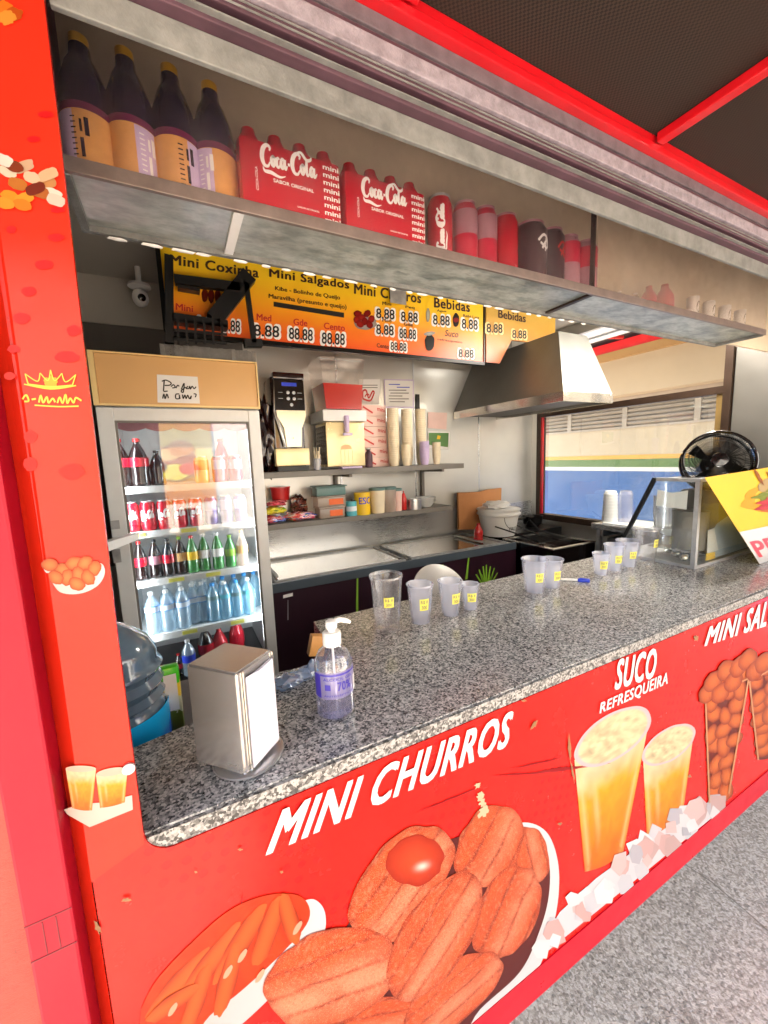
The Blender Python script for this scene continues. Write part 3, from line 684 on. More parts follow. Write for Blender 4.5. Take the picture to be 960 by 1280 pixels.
# juice cups
def juice(s_, t_, r):
    k = np.clip((t_ + 1) / 2 + .10 * (vn(s_ * 4, t_ * 5, 8) - .5), 0, 1)[:, None]; top, mid, low = srgb('e9dcae'), srgb('ffb428'), srgb('ee6e10')
    c = np.where(k > .62, mid * (1 - np.clip((k - .62) / .2, 0, 1)) + top * np.clip((k - .62) / .2, 0, 1), low * (1 - k / .62) + mid * (k / .62))
    c = c * (.86 + .28 * vn(s_ * 7, t_ * 9, 3)[:, None]); e = np.exp(-((np.abs(s_) - .86) / .07) ** 2)[:, None] * .55; c = c * (1 - e) + srgb('ffe2a0') * e
    g_ = np.exp(-((s_ + .45) / .08) ** 2)[:, None] * np.clip(.8 - np.abs(t_), 0, 1)[:, None] * .5; return c * (1 - g_) + srgb('fff0c0') * g_
def cup_print(bl, br, tl, tr, rim, y, name='printed_cup', colf=juice):
    pts = [ony(y, *p) for p in (bl, br, tr, tl)]; q = quad(pts[0], pts[1], pts[3], pts[2]); P, st = [], []
    N = 14
    for i in range(N): s0 = i / N; P.append(q(s0, -.03 * math.sin(math.pi * s0))); st.append((s0 * 2 - 1, -1))
    for i in range(N): t0 = i / N; P.append(q(1, t0)); st.append((1, t0 * 2 - 1))
    for i in range(N): s0 = 1 - i / N; P.append(q(s0, 1)); st.append((s0 * 2 - 1, 1))
    for i in range(N): t0 = 1 - i / N; P.append(q(0, t0)); st.append((-1, t0 * 2 - 1))
    o = disk_print(name, (P, st), colf, 'print', tr_, 14)
    return o
cup_print((731, 1090), (779, 1066), (718, 950), (813, 893), None, YP)
cup_print((809, 1056), (851, 1036), (804, 952), (868, 909), None, YP)
def foam(s_, t_, r):
    n_ = vn(s_ * 7, t_ * 7, 2)[:, None]; n2 = vn(s_ * 15, t_ * 13, 5)[:, None]; c = srgb('f0dcae') * (.55 + .55 * n_ + .3 * n2); e = (r > .86)[:, None]; return np.where(e, srgb('f3ccd0'), c)
disk_print('printed_cup_rim', ell(766, 921, 55, 27, 34, YP - .0003, 1, .02), foam, 'print', tr_, 14)
disk_print('printed_cup_rim', ell(836, 931, 38, 19, 34, YP - .0003, 2, .02), foam, 'print', tr_, 14)
# ice along the skirting
ice_rng = random.Random(3)
for i in range(46):
    q = ice_rng.random(); u = 668 + (905 - 668) * q; base = 1203 - (u - 668) * .807
    hgt = ice_rng.uniform(.1, 1) * (52 if 700 < u < 880 else 34); v = base - hgt * .8; s0 = ice_rng.uniform(7, 15)
    n_ = ice_rng.randint(4, 6); a0 = ice_rng.uniform(0, 6)
    px = [(u + s0 * ice_rng.uniform(.7, 1.2) * math.cos(a0 + 6.283 * k / n_), v - s0 * ice_rng.uniform(.8, 1.5) * math.sin(a0 + 6.283 * k / n_)) for k in range(n_)]
    poly_print('printed_ice', px, ice_rng.choice(['f3f1f3', 'e4e2e8', 'f4d0cc', 'fafafc', 'e9bdb8', 'f7f4f6', 'cfcad2', 'dcb8b4', 'c4c4cc']), 'print', tr_, YP - .0004 - i * .00002)
poly_print('printed_ice', [(655, 1213), (700, 1140), (745, 1098), (800, 1058), (850, 1022), (905, 992), (905, 1010)], 'efecf0', 'print', tr_, YP - .0002)
# snack cups at the right
def nugcup(bl, br, tl, tr, seed):
    cup_print(bl, br, tl, tr, None, YP, 'printed_snack_cup', lambda s_, t_, r: np.tile(srgb('7a2410'), (len(s_), 1)))
    q = quad(*(Vector((p[0], p[1], 0)) for p in (bl, br, tl, tr))); rg = random.Random(seed); k = 0
    rows = 7
    for j in range(rows + 1):
        for i in range(2 if j < 3 else 3):
            nc = 2 if j < 3 else 3
            p = q((i + .5 + rg.uniform(-.15, .15)) / nc, (j + .5) / rows + rg.uniform(-.04, .04)); k += 1
            def nc_(s_, t_, r): 
                kk = (r[:, None] ** 2); return srgb('f07a34') * (1 - kk) + srgb('9c3412') * kk
            disk_print('printed_nugget', ell(p.x, p.y, rg.uniform(11, 15), rg.uniform(7.5, 9.5), 60 + rg.uniform(-30, 30), YP - .0002 - k * .00003, k, .08, 28), nc_, 'print', tr_, 6)
    e = YP - .0016
    for a_, b_ in ((bl, tl), (br, tr), (tl, tr)):
        d = Vector((b_[0] - a_[0], b_[1] - a_[1])).normalized() * 1.0; n_ = (-d.y, d.x)
        poly_print('printed_cup_outline', [(a_[0] - n_[0], a_[1] - n_[1]), (b_[0] - n_[0], b_[1] - n_[1]), (b_[0] + n_[0], b_[1] + n_[1]), (a_[0] + n_[0], a_[1] + n_[1])], 'e8a070', 'print', tr_, e)
nugcup((887, 1004), (911, 992), (882, 872), (936, 848), 5); nugcup((948, 950), (975, 940), (937, 852), (990, 822), 6)
for u, v in ((892, 852), (908, 838), (924, 833), (935, 824), (901, 866), (917, 852), (885, 866), (944, 838), (955, 828)):
    disk_print('printed_nugget', ell(u, v, 15, 10, 55, YP - .0012 - u * 1e-6, u, .08, 28), lambda s_, t_, r: srgb('e87434') * (1 - r[:, None] ** 2) + srgb('a83a14') * r[:, None] ** 2, 'print', tr_, 6)
# lettering on the panel
fp = [o for o in bpy.data.objects if o.name == 'front_panel'][0]
YL = YP - .0014
lettering('MINI CHURROS', pxmap(YL, (334, 1068), (637, 931), (346, 1016), (641, 889)), 'white_letter', fp, .035, .25)
lettering('SUCO', pxmap(YL, (768.6, 862), (819, 846), (771, 826), (821, 810)), 'white_letter', fp, .035, .2)
lettering('REFRESQUEIRA', pxmap(YL, (749.6, 894), (834, 857), (750, 879), (835, 840)), 'white_letter', fp, .03, .15)
lettering('MINI SALGADOS', pxmap(YL, (881, 807.5), (1009, 765), (884.5, 785), (1013, 728)), 'white_letter', fp, .035, .25)
for i, (u, v, a, b, an) in enumerate([(700, 962, 46, 1.8, 8), (668, 955, 26, 1.3, 12), (640, 968, 18, 1.0, 5), (560, 1000, 40, 1.0, 22), (300, 1140, 22, .8, 80), (905, 850, 20, .8, 25)]):
    flat(u, v, a, b, an, 'b01418', YP - .0001, 'rubbed_streak', i, .6, 3)
# gouges in the vinyl
for i, (u, v, a, b, an) in enumerate([(712, 935, 14, 1.6, 95), (716, 965, 12, 1.3, 100), (668, 906, 6, 2.2, 55), (870, 798, 3, 3, 0), (352, 1190 - 100, 2, 1.5, 0), (700, 1030, 3, 1.5, 20), (862, 970, 2, 2, 0), (122, 1160, 8, 3, 110), (158, 1125, 5, 2, 10), (655, 876, 3, 1.5, 0), (300, 1062, 2.5, 1.5, 0), (245, 1090, 2, 1.5, 0)]):
    flat(u, v, a, b, an, 'b8875c', YP - .0018, 'chipped_paint', i, .5, 3)
# pillar prints
YQ = -.0095
for i, (u, v, a, b) in enumerate([(57, 143, 10, 4), (42, 174, 8, 4), (70, 297, 10, 5), (55, 331, 12, 6), (36, 364, 9, 6), (27, 398, 11, 7), (17, 436, 8, 5), (92, 413, 9, 7), (84, 446, 15, 7), (12, 470, 7, 5), (38, 546, 8, 8), (38, 580, 9, 9), (90, 590, 16, 10), (72, 262, 9, 4), (14, 287, 6, 5)]):
    flat(u, v, a, b, 0, 'e01c20' if v < 450 else 'f02c24', YQ, 'printed_spot', i, .12)
for i, (u, v, c) in enumerate([(10, 214, 'e8d8c0'), (30, 208, 'd8b090'), (22, 230, 'c87830'), (40, 222, 'e8c8a8'), (58, 230, 'd09058'), (66, 243, 'f0e0d0'), (12, 245, 'f09a28'), (30, 248, 'f2a030'), (50, 240, 'b86830'), (18, 208, '8a3a1c'), (44, 236, '7a2a18'), (70, 250, 'e8d0c0'), (28, 262 - 6, 'e88424'), (60, 218, 'e6b890'), (4, 200, 'f0e4d8'), (6, 262 - 8, 'f0a030')]):
    flat(u, v, 12, 7, -20 + 40 * (i % 3 == 1), c, YQ - .0002 - i * .0001, 'printed_snack_box', i, .08, pw=[2, 4, 3][i % 3])
for i, (u, v) in enumerate([(4, 10), (16, 18), (8, 22)]): flat(u, v, 12, 9, 0, ['e87a24', 'c85418', 'f09a3a'][i], YQ - i * .0001, 'printed_snack', i, .2)
# crown emblem
M['goldprint'] = plain('gold_print', 'f2a92c', .4)
ps = [o for o in bpy.data.objects if o.name == 'pillar_wrap'][0]
cm = pxmap(YQ - .0003, (30, 488), (95, 490), (30, 462), (95, 463))
strokes([[(.0, .3, .7), (.5, .12, 1), (1, .3, .7)], [(.08, .3, .7), (.02, .8, .5)], [(.02, .8, .5), (.25, .45, .6), (.3, .85, .5)], [(.3, .85, .5), (.45, .5, .6), (.5, 1, .5)], [(.5, 1, .5), (.58, .5, .6), (.72, .85, .5)], [(.72, .85, .5), (.8, .45, .6), (1, .8, .5)], [(1, .8, .5), (.93, .3, .6)], [(.08, .3, .8), (.5, .2, 1), (.93, .3, .8)]], cm, .08, 'goldprint', ps, 'crown_emblem', 2)
flat(63, 478, 9, 7, 0, 'ffc040', YQ - .0002, 'printed_snack', 3, .2)
strokes([[(.0, .5, 1), (.06, .8, 1), (.1, .4, 1), (.03, .35, 1)], [(.15, .5, 1), (.22, .55, 1)], [(.27, .3, 1), (.3, .8, 1), (.34, .3, 1), (.4, .7, 1), (.43, .3, 1), (.5, .6, 1), (.54, .35, 1)], [(.58, .3, 1), (.62, .7, 1), (.67, .3, 1), (.72, .9, 1), (.75, .3, 1), (.8, .65, 1), (.86, .35, 1), (.9, .7, 1), (1, .5, 1)], [(.2, .1, .8), (.6, .05, .8), (.95, .12, .8)]], pxmap(YQ - .0004, (28, 508), (102, 510), (28, 490), (102, 492)), .12, 'goldprint', ps, 'script_lettering', 4)
# bowl of mini churros on the pillar
tapered('printed_bowl', [(62, 722), (75, 740), (100, 742), (122, 732), (131, 716), (126, 704), (110, 712), (84, 722)], shell_cols('e8d8d4', 'f6f0f0'), YQ - .0002, 5)
for i, (u, v) in enumerate([(78, 712), (92, 704), (106, 704), (118, 711), (84, 722), (98, 718), (110, 722), (70, 722), (96, 730), (62, 706)]):
    disk_print('printed_churro', ell(u, v, 10.5, 8, 20 * i, YQ - .0004 - i * .0001, i, .1, 32), lambda s_, t_, r: srgb('f08a4a') * (1 - r[:, None] ** 2) + srgb('c04a20') * r[:, None] ** 2, 'print', tr_, 6)
tapered('printed_bowl', [(53, 708), (58, 716), (66, 714), (68, 706), (60, 712)], shell_cols('f0e0dc', 'f6f0f0'), YQ - .0002, 3)
# two juices and ice on the pillar
poly_print('printed_ice', [(80, 1012), (84, 1018), (112, 1034), (166, 1012), (165, 994), (130, 1003), (100, 1005)], 'f0d8cc', 'print', tr_, YQ)
cup_print((90, 1010), (115, 1013), (82, 961), (120, 960), None, YQ - .0003); cup_print((125, 1010), (156, 1003), (120, 968), (159, 964), None, YQ - .0003)
flat(101, 961, 19, 4, 0, 'f6c8b4', YQ - .0006, 'printed_cup_rim'); flat(139, 965, 19, 5, 10, 'f6c8b4', YQ - .0006, 'printed_cup_rim')
# ================================================================== things kept in the trailer: builders
ORD = ['leftmost', 'second from the left', 'third from the left', 'fourth from the left', 'fifth from the left', 'sixth from the left', 'seventh from the left', 'eighth from the left', 'ninth from the left']
def can(name, label, loc, h, r, mat, group=None, top='alu', band=None, rz=0):
    t = thing(name, label, 'can', loc, rz, group)
    MB().lathe([(r * .78, 0), (r * .96, h * .05), (r, h * .09), (r, h * .86), (r * .8, h * .965)], 24).build('body', mat, t, True)
    MB().lathe([(r * .8, h * .966), (r * .82, h), (r * .76, h), (r * .74, h * .975), (0, h * .975)], 24, cap=False).box((-r * .2, -r * .5, h * .976), (r * .2, r * .1, h * .99)).build('lid', top, t, True)
    if band: MB().lathe([(r * 1.004, h * .5), (r * 1.004, h * .86)], 24, cap=False).build('print_band', band, t, True)
    return t
def bottle(name, label, loc, h, r, mat, cap, lab=None, group=None, fill=None, lz=(.34, .58), cat='bottle', ribs=False, neck=.30, shape='soda', rz=0, fillz=.7):
    t = thing(name, label, cat, loc, rz, group)
    if shape == 'soda': pr = [(r * .7, 0), (r * .95, h * .02), (r, h * .07), (r * .93, h * .3), (r, h * .4), (r * .98, h * .58), (r * .7, h * .74), (r * .42, h * .85), (r * neck, h * .9), (r * neck, h * .93)]
    elif shape == 'water': pr = [(r * .8, 0), (r, h * .03), (r * .97, h * .12), (r, h * .16), (r * .95, h * .24), (r, h * .3), (r, h * .62), (r * .92, h * .7), (r * .6, h * .82), (r * .36, h * .88), (r * neck, h * .9), (r * neck, h * .93)]
    else: pr = [(r * .85, 0), (r, h * .03), (r, h * .46), (r * .97, h * .48), (r * 1.0, h * .52), (r * .9, h * .66), (r * .62, h * .8), (r * .42, h * .86), (r * .38, h * .93)]
    MB().lathe(pr, 24).build('body', mat, t, True)
    MB().lathe([(r * (neck + .05), h * .925), (r * (neck + .06), h * .93), (r * (neck + .06), h * .99), (r * neck, h)], 18).build('cap', cap, t, True)
    if fill: MB().lathe([(r * .9, h * .01), (r * .93, h * .05), (r * .93, h * min(.6, fillz))] + ([(r * .55, h * .8)] if fillz > .7 else []), 20).build('drink', fill, t, True)
    if lab: MB().lathe([(r * 1.012, h * lz[0]), (r * 1.012, h * lz[1])], 24, cap=False).build('paper_label', lab, t, True)
    return t
def cup(name, label, loc, h, rt, rb, mat='cup', tagpos=None, group=None, ribs=0, rz=0):
    t = thing(name, label, 'cup', loc, rz, group); pr = [(rb * .9, .002), (rb, 0), (rb * 1.01, h * .06)]
    n = 7
    for k in range(1, n):
        z = h * (.06 + .86 * k / n); r = rb + (rt - rb) * z / h; pr += [(r, z)] + ([(r + .0006, z + .001)] if ribs else [])
    pr += [(rt * .985, h * .94), (rt * 1.0, h * .95)]
    MB().lathe(pr, 40, cap=False).lathe([(0, .004), (rb * .9, .002)], 40, cap=False).build('body', mat, t, True)
    MB().lathe([(rt * 1.0, h * .95), (rt * 1.04, h * .955), (rt * 1.05, h * .985), (rt * 1.02, h), (rt * .99, h * .985), (rt * .985, h * .95)], 40, cap=False).build('rim', mat, t, True)
    if tagpos:
        a0, z0, z1 = tagpos; r0 = rb + (rt - rb) * z0 / h + .0012; r1 = rb + (rt - rb) * z1 / h + .0012; da = 21 * .04 / rt
        def fm(s, q, dr=0):
            a = R(a0 - da + 2 * da * s); r = r0 + (r1 - r0) * q + dr; return Vector((r * math.sin(a), -r * math.cos(a), z0 + (z1 - z0) * q))
        m_ = MB(); N = 6
        for i in range(N): m_.poly([fm(i / N, 0), fm((i + 1) / N, 0), fm((i + 1) / N, 1), fm(i / N, 1)])
        tg = m_.build('price_sticker', 'yellowtag', t)
        lettering('R$ 8', lambda s, q: fm(.12 + .76 * s, .55 + .33 * q, .0006), 'grey_pl', tg, .01, rel=False)
        lettering('300', lambda s, q: fm(.2 + .6 * s, .12 + .32 * q, .0006), 'grey_pl', tg, .01, rel=False)
    return t
SEG = {'a': ((.1, 1), (.9, 1)), 'b': ((1, .95), (1, .55)), 'c': ((1, .45), (1, .05)), 'd': ((.1, 0), (.9, 0)), 'e': ((0, .45), (0, .05)), 'f': ((0, .95), (0, .55)), 'g': ((.1, .5), (.9, .5))}

# ---------------- display shelf above the hatch
YS = .18
z_lip = ony(YS, 300, 252).z; zs = z_lip
xs0, xs1 = ony(YS, 84, 198).x - .012, ony(YS, 958, 414).x
xd = ony(YS, 746, 356).x
M['fill_soft'] = NT('fridge_fill_glow').set(Base_Color=(.9, .9, .9, 1), Emission_Color=(.9, .96, 1, 1), Emission_Strength=1.2).m  # glow of the strips added to brighten the fridge
M['lip'] = plain('worn_brown_lip', '8c7c76', .4, .5, .35, 20)
ds = thing('display_shelf', 'long glass display shelf with metal lip hanging above the counter opening', 'shelf', (xs0, YS, zs))
dpt = .155
MB().box((xs0, YS, zs - .014), (xs1, YS + .008, zs + .006), bev=.001).build('front_lip', 'lip', ds, rel=True)
MB().box((xs0, YS + dpt, zs - .016), (xs1, YS + dpt + .01, zs + .004)).box((xs0, YS + .008, zs - .016), (xs0 + .012, YS + dpt, zs + .004)).box((xs1 - .012, YS + .008, zs - .016), (xs1, YS + dpt, zs + .004)).build('frame_bar', 'alu_dull', ds, rel=True)
MB().box((xs0 + .012, YS + .008, zs - .006), (xs1 - .012, YS + dpt, zs)).build('glass_floor', 'shelfglass', ds, rel=True)
for u_ in (300,):
    x_ = ony(YS, u_, 262).x; MB().box((x_ - .008, YS + .009, zs - .0125), (x_ + .008, YS + dpt, zs - .0065)).build('cross_bar', 'white_pl', ds, rel=True)
MB().box((xd - .012, YS + .01, zs - .0125), (xd + .002, YS + dpt, zs - .0065)).build('cross_bar', 'brown_fr', ds, rel=True)
MB().box((xs0, YS + dpt, zs + .004), (3.1, YS + dpt + .012, 2.5)).build('back_panel', 'niche', ds, rel=True)
MB().box((xs0 - .004, .003, zs), (xs0, YS + dpt, 2.5)).build('side_panel', 'rail_purple', ds, rel=True)
MB().box((xd - .003, YS + .0085, zs + .007), (xd + .003, YS + .02, 2.4)).build('divider', 'brown_fr', ds, rel=True)
MB().box((xs0, YS + .002, zs + .006), (xd - .003, YS + .005, 2.4)).build('front_pane', 'acrylic', ds, rel=True)
MB().box((xd + .003, YS + .002, zs + .006), (xs1, YS + .005, 2.4)).build('front_pane', 'acrylic_milky', ds, rel=True)
# peeling sealant under the back bar
rg = random.Random(5); mb = MB()
for k in range(26):
    x_ = xs0 + .05 + k * .05 + rg.uniform(-.01, .01); mb.blob((x_, YS + dpt + .004, zs - .02), (rg.uniform(.008, .02), .004, .003), k, .5, 1)
tag(mb.build('sealant_drips', 'white_pl', ds, rel=True), kind='stuff')
yb = YS + .06
for i, (ub, vb, ut, vt) in enumerate([(115, 195, 103, 50), (170, 208, 160, 67), (224, 222, 215, 87), (272, 236, 264, 108)]):
    x_ = ony(yb, ub, vb).x; h = ony(yb, ut, vt).z - zs
    t = bottle('juice_bottle', 'dark grape juice bottle with ochre label, %s on the display shelf' % ORD[i], (x_, yb, zs + .001), h, .0345, 'grape', 'gold', None, 'grape juice bottles on the display shelf', shape='juice')
    MB().lathe([(.0352, h * .05), (.0352, h * .42)], 32, cap=False).build('paper_label', 'tanlabel', t, True)
    a_p = [-50, 30, 48, -38][i]
    mp_ = MB(); cp_ = cylmap((0, 0, 0), .0354, a_p - 24, a_p + 24, h * .055, h * .415)
    for q in range(8): mp_.poly([cp_(q / 8, 0), cp_((q + 1) / 8, 0), cp_((q + 1) / 8, 1), cp_(q / 8, 1)])
    mp_.build('label_side', 'lilac', t, True)
    lb = MB()
    a = [-12, 35, 20, -30][i]
    cm_ = cylmap((0, 0, 0), .0357, a - 22, a + 22, h * .08, h * .39)
    for q in range(9): lb.poly([cm_(.05, q / 9 + .02), cm_(.3, q / 9 + .02), cm_(.3, q / 9 + .05), cm_(.05, q / 9 + .05)])
    lb.poly([cm_(.45, .1), cm_(.62, .1), cm_(.62, .5), cm_(.45, .5)]).poly([cm_(.7, .55), cm_(.9, .55), cm_(.9, .93), cm_(.7, .93)]).poly([cm_(.48, .62), cm_(.6, .62), cm_(.6, .88), cm_(.48, .88)])
    lb.build('label_print', 'grape' if i % 2 == 0 else 'paper', t)
    MB().lathe([(.0356, h * .42), (.0353, h * .47)], 32, cap=False).build('label_band', plain('magenta_band%d' % i, '6a1848', .4), t, True)

# Coca-Cola style script exactly as on the packs
COKE = [[(.15, .80, .6), (.16, .92, 1.2), (.11, .98, 1.5), (.05, .82, 2.0), (.025, .52, 2.1), (.055, .28, 1.6), (.115, .26, 1.1), (.15, .42, .5)],
        [(.03, .20, .3), (.06, .06, 1.3), (.16, .06, 1.6), (.30, -.02, 1.0), (.40, .06, .2)],
        [(.205, .64, 1.3), (.178, .54, 1.5), (.178, .38, 1.5), (.203, .30, 1.2), (.226, .42, 1.4), (.226, .56, 1.4), (.205, .64, 1.3), (.25, .60, .4)],
        [(.300, .58, 1.1), (.285, .64, 1.0), (.260, .52, 1.5), (.262, .36, 1.5), (.288, .30, 1.0), (.315, .42, .5)],
        [(.385, .60, 1.0), (.355, .64, 1.2), (.332, .50, 1.5), (.335, .35, 1.5), (.362, .32, 1.1), (.388, .55, 1.0)],
        [(.396, .64, 1.4), (.392, .40, 1.5), (.408, .31, 1.2), (.435, .44, .5)],
        [(.445, .50, 1.2), (.480, .50, 1.2)],
        [(.645, .80, .6), (.655, .92, 1.2), (.605, .98, 1.5), (.545, .82, 2.0), (.520, .52, 2.1), (.550, .28, 1.6), (.610, .26, 1.1), (.645, .42, .5)],
        [(.600, 1.0, .5), (.68, 1.06, 1.2), (.77, .86, 1.4), (.84, .90, 1.2), (.86, 1.02, .4)],
        [(.700, .64, 1.3), (.673, .54, 1.5), (.673, .38, 1.5), (.698, .30, 1.2), (.721, .42, 1.4), (.721, .56, 1.4), (.700, .64, 1.3), (.745, .60, .4)],
        [(.790, .84, .8), (.775, .84, 1.2), (.765, .60, 1.5), (.768, .36, 1.4), (.790, .30, 1.0), (.815, .42, .5)],
        [(.885, .60, 1.0), (.855, .64, 1.2), (.832, .50, 1.5), (.835, .35, 1.5), (.862, .32, 1.1), (.888, .55, 1.0)],
        [(.896, .64, 1.4), (.892, .40, 1.5), (.908, .31, 1.2), (.95, .46, .4)]]
def pack(label, pxs, y):
    bl, br, tl, tr = pxs
    x0, x1 = ony(y, *bl).x, ony(y, *br).x; h = (ony(y, *tl).z + ony(y, *tr).z) / 2 - zs; D_ = .115
    t = thing('drink_pack', label, 'drink pack', ((x0 + x1) / 2, y, zs + .001), 0, 'shrink wrapped cola packs on the display shelf')
    w_ = x1 - x0; m_ = MB()
    m_.box((-w_ / 2, 0, 0), (w_ / 2, D_, h * .80), bev=.008)
    body = m_.build('shrink_film', 'cola_red', t, True)
    for k in range(4):
        xk = -w_ / 2 + w_ * (k + .5) / 4
        MB().lathe([(w_ / 8 * 1.03, h * .74), (w_ / 8 * .98, h * .82), (w_ / 8 * .62, h * .92), (w_ / 8 * .5, h * .99), (w_ / 8 * .3, h * 1.01)], 18, (xk, w_ / 8 + .006, 0)).build('bottle_top', 'cola_red', t, True)
        MB().lathe([(w_ / 8 * 1.0, h * .74), (w_ / 8 * .95, h * .82), (w_ / 8 * .6, h * .92), (w_ / 8 * .5, h * .99)], 14, (xk, D_ - w_ / 8, 0)).build('bottle_top', 'cola_red', t, True)
    ft = lambda sx0, sx1, z0, z1: rect_xz(sx0 * w_ - w_ / 2, sx1 * w_ - w_ / 2, z0 * h, z1 * h, -.0008)
    fr = bpy.data.objects.new('lettering_area', None)
    bpy.data.objects.remove(fr)
    q0 = ft(.19, .77, .44, .76); q = lambda s, z: q0(s, z) + Vector((0, 0, -.012 * (s - .5) * 0))
    strokes(COKE, q, .085, 'white', body, 'script_lettering', 2.6)
    lettering('SABOR ORIGINAL', ft(.30, .70, .36, .40), 'white', body, .02, rel=False)
    lettering('GARRAFA RETORNÁVEL', ft(.52, .75, .14, .165), 'white', body, .01, rel=False)
    v0 = quad((-.345 * w_, -.0008, .22 * h), (-.345 * w_, -.0008, .48 * h), (-.37 * w_, -.0008, .22 * h), (-.37 * w_, -.0008, .48 * h)); lettering('COCA-COLA', v0, 'white', body, .01, rel=False)
    for k in range(8):
        lettering('mini', ft(.81, .975, .05 + k * .09, .105 + k * .09), 'white', body, .02, rel=False)
    return t
pack('red shrink wrapped pack of mini cola bottles beside the juice bottles', ((303, 242), (428, 272), (308, 146), (420, 184)), YS + .012)
pack('red shrink wrapped pack of mini cola bottles beside the red cans', ((433, 276), (533, 300), (438, 192), (527, 224)), YS + .012)
cans = [(550, 27, 250, 'cola_red', 'red cola can with white script standing right beside the packs', None), (581, 26, 258, 'pink_can', 'red soft drink can with pale upper label, next to the script can', 'mauve_can'),
        (606, 24, 264, 'pink_can', 'red soft drink can with faded label, third can from the packs', 'mauve_can'), (631, 25, 273, 'cola_red', 'plain red can, fourth can from the packs', None),
        (661, 32, 284, 'dark_can', 'wide dark plum can with white swirl, fifth on the display shelf', None), (687, 25, 291, 'dark_can', 'narrower dark plum can with red mark, sixth on the display shelf', None),
        (708, 22, 299, 'mauve_can', 'mauve can, seventh on the display shelf', 'pink_can'), (730, 21, 305, 'mauve_can', 'mauve can standing nearest the shelf divider', 'pink_can')]
for i, (u, wd, vt, mt, lb, bd) in enumerate(cans):
    c0 = ony(yb, u, 300 + (u - 550) * .27); r = (ony(yb, u + wd / 2, 300).x - ony(yb, u - wd / 2, 300).x) / 2 * .97
    h = ony(yb, u, vt).z - zs
    t = can('drink_can', lb, (c0.x, yb, zs + .001), h, r, mt, 'cans on the display shelf', 'mauve_can' if i else 'alu', bd)
    if i == 0:
        b_ = [x for x in bpy.data.objects if x.parent is t and x.name.startswith('body')][0]
        cm_ = lambda s, q: cylmap((0, 0, 0), r + .0008, -50 + 45 * q, -49.9 + 45 * q, h * .15 + h * .7 * s, h * .151 + h * .7 * s)(0, 0)
        strokes(COKE, lambda s, q, cm_=cm_: cm_(s, 1 - q), .09, 'white', b_, 'script_lettering', 1.6)
    if i in (4, 5):
        b_ = [x for x in bpy.data.objects if x.parent is t and x.name.startswith('body')][0]
        strokes([[(.1, .6, 1), (.4, .95, 1), (.8, .7, 1), (.6, .3, 1), (.2, .5, 1)], [(.3, .2, 1), (.6, .7, 1), (.9, .3, 1)], [(.5, .1, .8), (.55, .9, .8)]], cylmap((0, 0, 0), r + .0008, -25, 50, h * .45, h * .75), .14, 'white' if i == 4 else 'redink', b_, 'swirl_print', 1.5)
# behind the milky pane: glass jars and four rolls
for i, (u, v, s_) in enumerate([(812, 345, .03), (832, 342, .036), (775, 345, .018), (795, 350, .02)]):
    c0 = ony(yb + .02, u, v)
    t = bottle('glass_jar', ['red capped jar left of the paper rolls, behind the milky pane', 'tall red jar nearest the paper rolls, behind the milky pane', 'small clear jar nearest the shelf divider', 'small clear jar beside the red capped jar'][i], (c0.x, yb + .02, zs + .001), s_ * 3.1, s_ * .8, 'pink_can' if i < 2 else 'bottle_clear', 'cola_red' if i < 2 else 'white_pl', None, 'jars behind the milky pane', cat='jar', shape='juice')
for i, u in enumerate((856, 876, 896, 915)):
    c0 = ony(yb, u, 372 + (u - 856) * .25)
    t = thing('paper_roll', '%s of four white paper rolls with grey ovals on the display shelf' % ['leftmost', 'second from the left', 'third from the left', 'rightmost'][i], 'paper roll', (c0.x, YS + .035, zs + .001), 0, 'paper rolls on the display shelf')
    MB().lathe([(.016, 0), (.0175, .002), (.0175, .066), (.016, .068), (.006, .068)], 26).build('paper', 'white_pl', t, True)
    m_ = MB(); cq = cylmap((0, 0, 0), .0181, -28, 28, .016, .052)
    m_.poly([cq(.5 + .5 * math.cos(k * math.pi / 8), .5 + .5 * math.sin(k * math.pi / 8)) for k in range(16)]).build('oval_mark', 'grey_pl', t)

# ---------------- menu boards
def price(txt, bl, br, hpx, y, par, dim=False):
    fm = pxmap(y, bl, br, (bl[0], bl[1] - hpx), (br[0], br[1] - hpx))
    fb = lambda s, t_: fm(-.05 + 1.1 * s, -.1 + 1.2 * t_) 
    lettering(txt, fb, 'white' if not dim else 'tan_edge', par, .06, rel=True)
    lettering(txt, lambda s, t_: fm(.01 + .98 * s, .03 + .94 * t_) + Vector((0, -.0015, 0)), 'ink', par, .015)
YM = 1.4; zb0, zb1 = 2.158, 2.503
mb_ = thing('menu_board', 'long yellow and orange menu board with prices above the fridge', 'menu board', (.047, YM, zb0))
x1 = ony(YM, 604, 420).x
panel = MB().box((.03, YM, zb0), (x1, YM + .015, zb1)).build('panel', 'menu', mb_, rel=True)
MB().box((.022, YM - .006, zb0 - .02), (x1 + .006, YM + .02, zb0 - .001)).box((.022, YM - .006, zb1 + .001), (x1 + .006, YM + .02, zb1 + .013)).box((x1 + .0005, YM - .006, zb0 - .0008), (x1 + .008, YM + .02, zb1 + .0008)).box((.012, YM - .006, zb0 - .0008), (.0295, YM + .02, zb1 + .0008)).build('frame', 'blade', mb_, rel=True)
MB().box((.03, YM - .001, zb1 - .012), (x1, YM - .0002, zb1)).build('white_edge', 'white', mb_, rel=True)
yt = YM - .0015
def mt(txt, bl, br, h, bold=.01, mat='brownink', shear=0): return lettering(txt, pxmap(yt, bl, br, (bl[0], bl[1] - h), (br[0], br[1] - h)), mat, panel, bold, shear)
mt('Mini Coxinha', (213, 330), (323, 347), 12, .03); mt('Mini Salgados', (337, 349), (436, 364), 13, .03); mt('Mini Churros', (443, 367), (526, 379), 12.5, .03); mt('Bebidas', (543, 384), (587, 390), 12, .03)
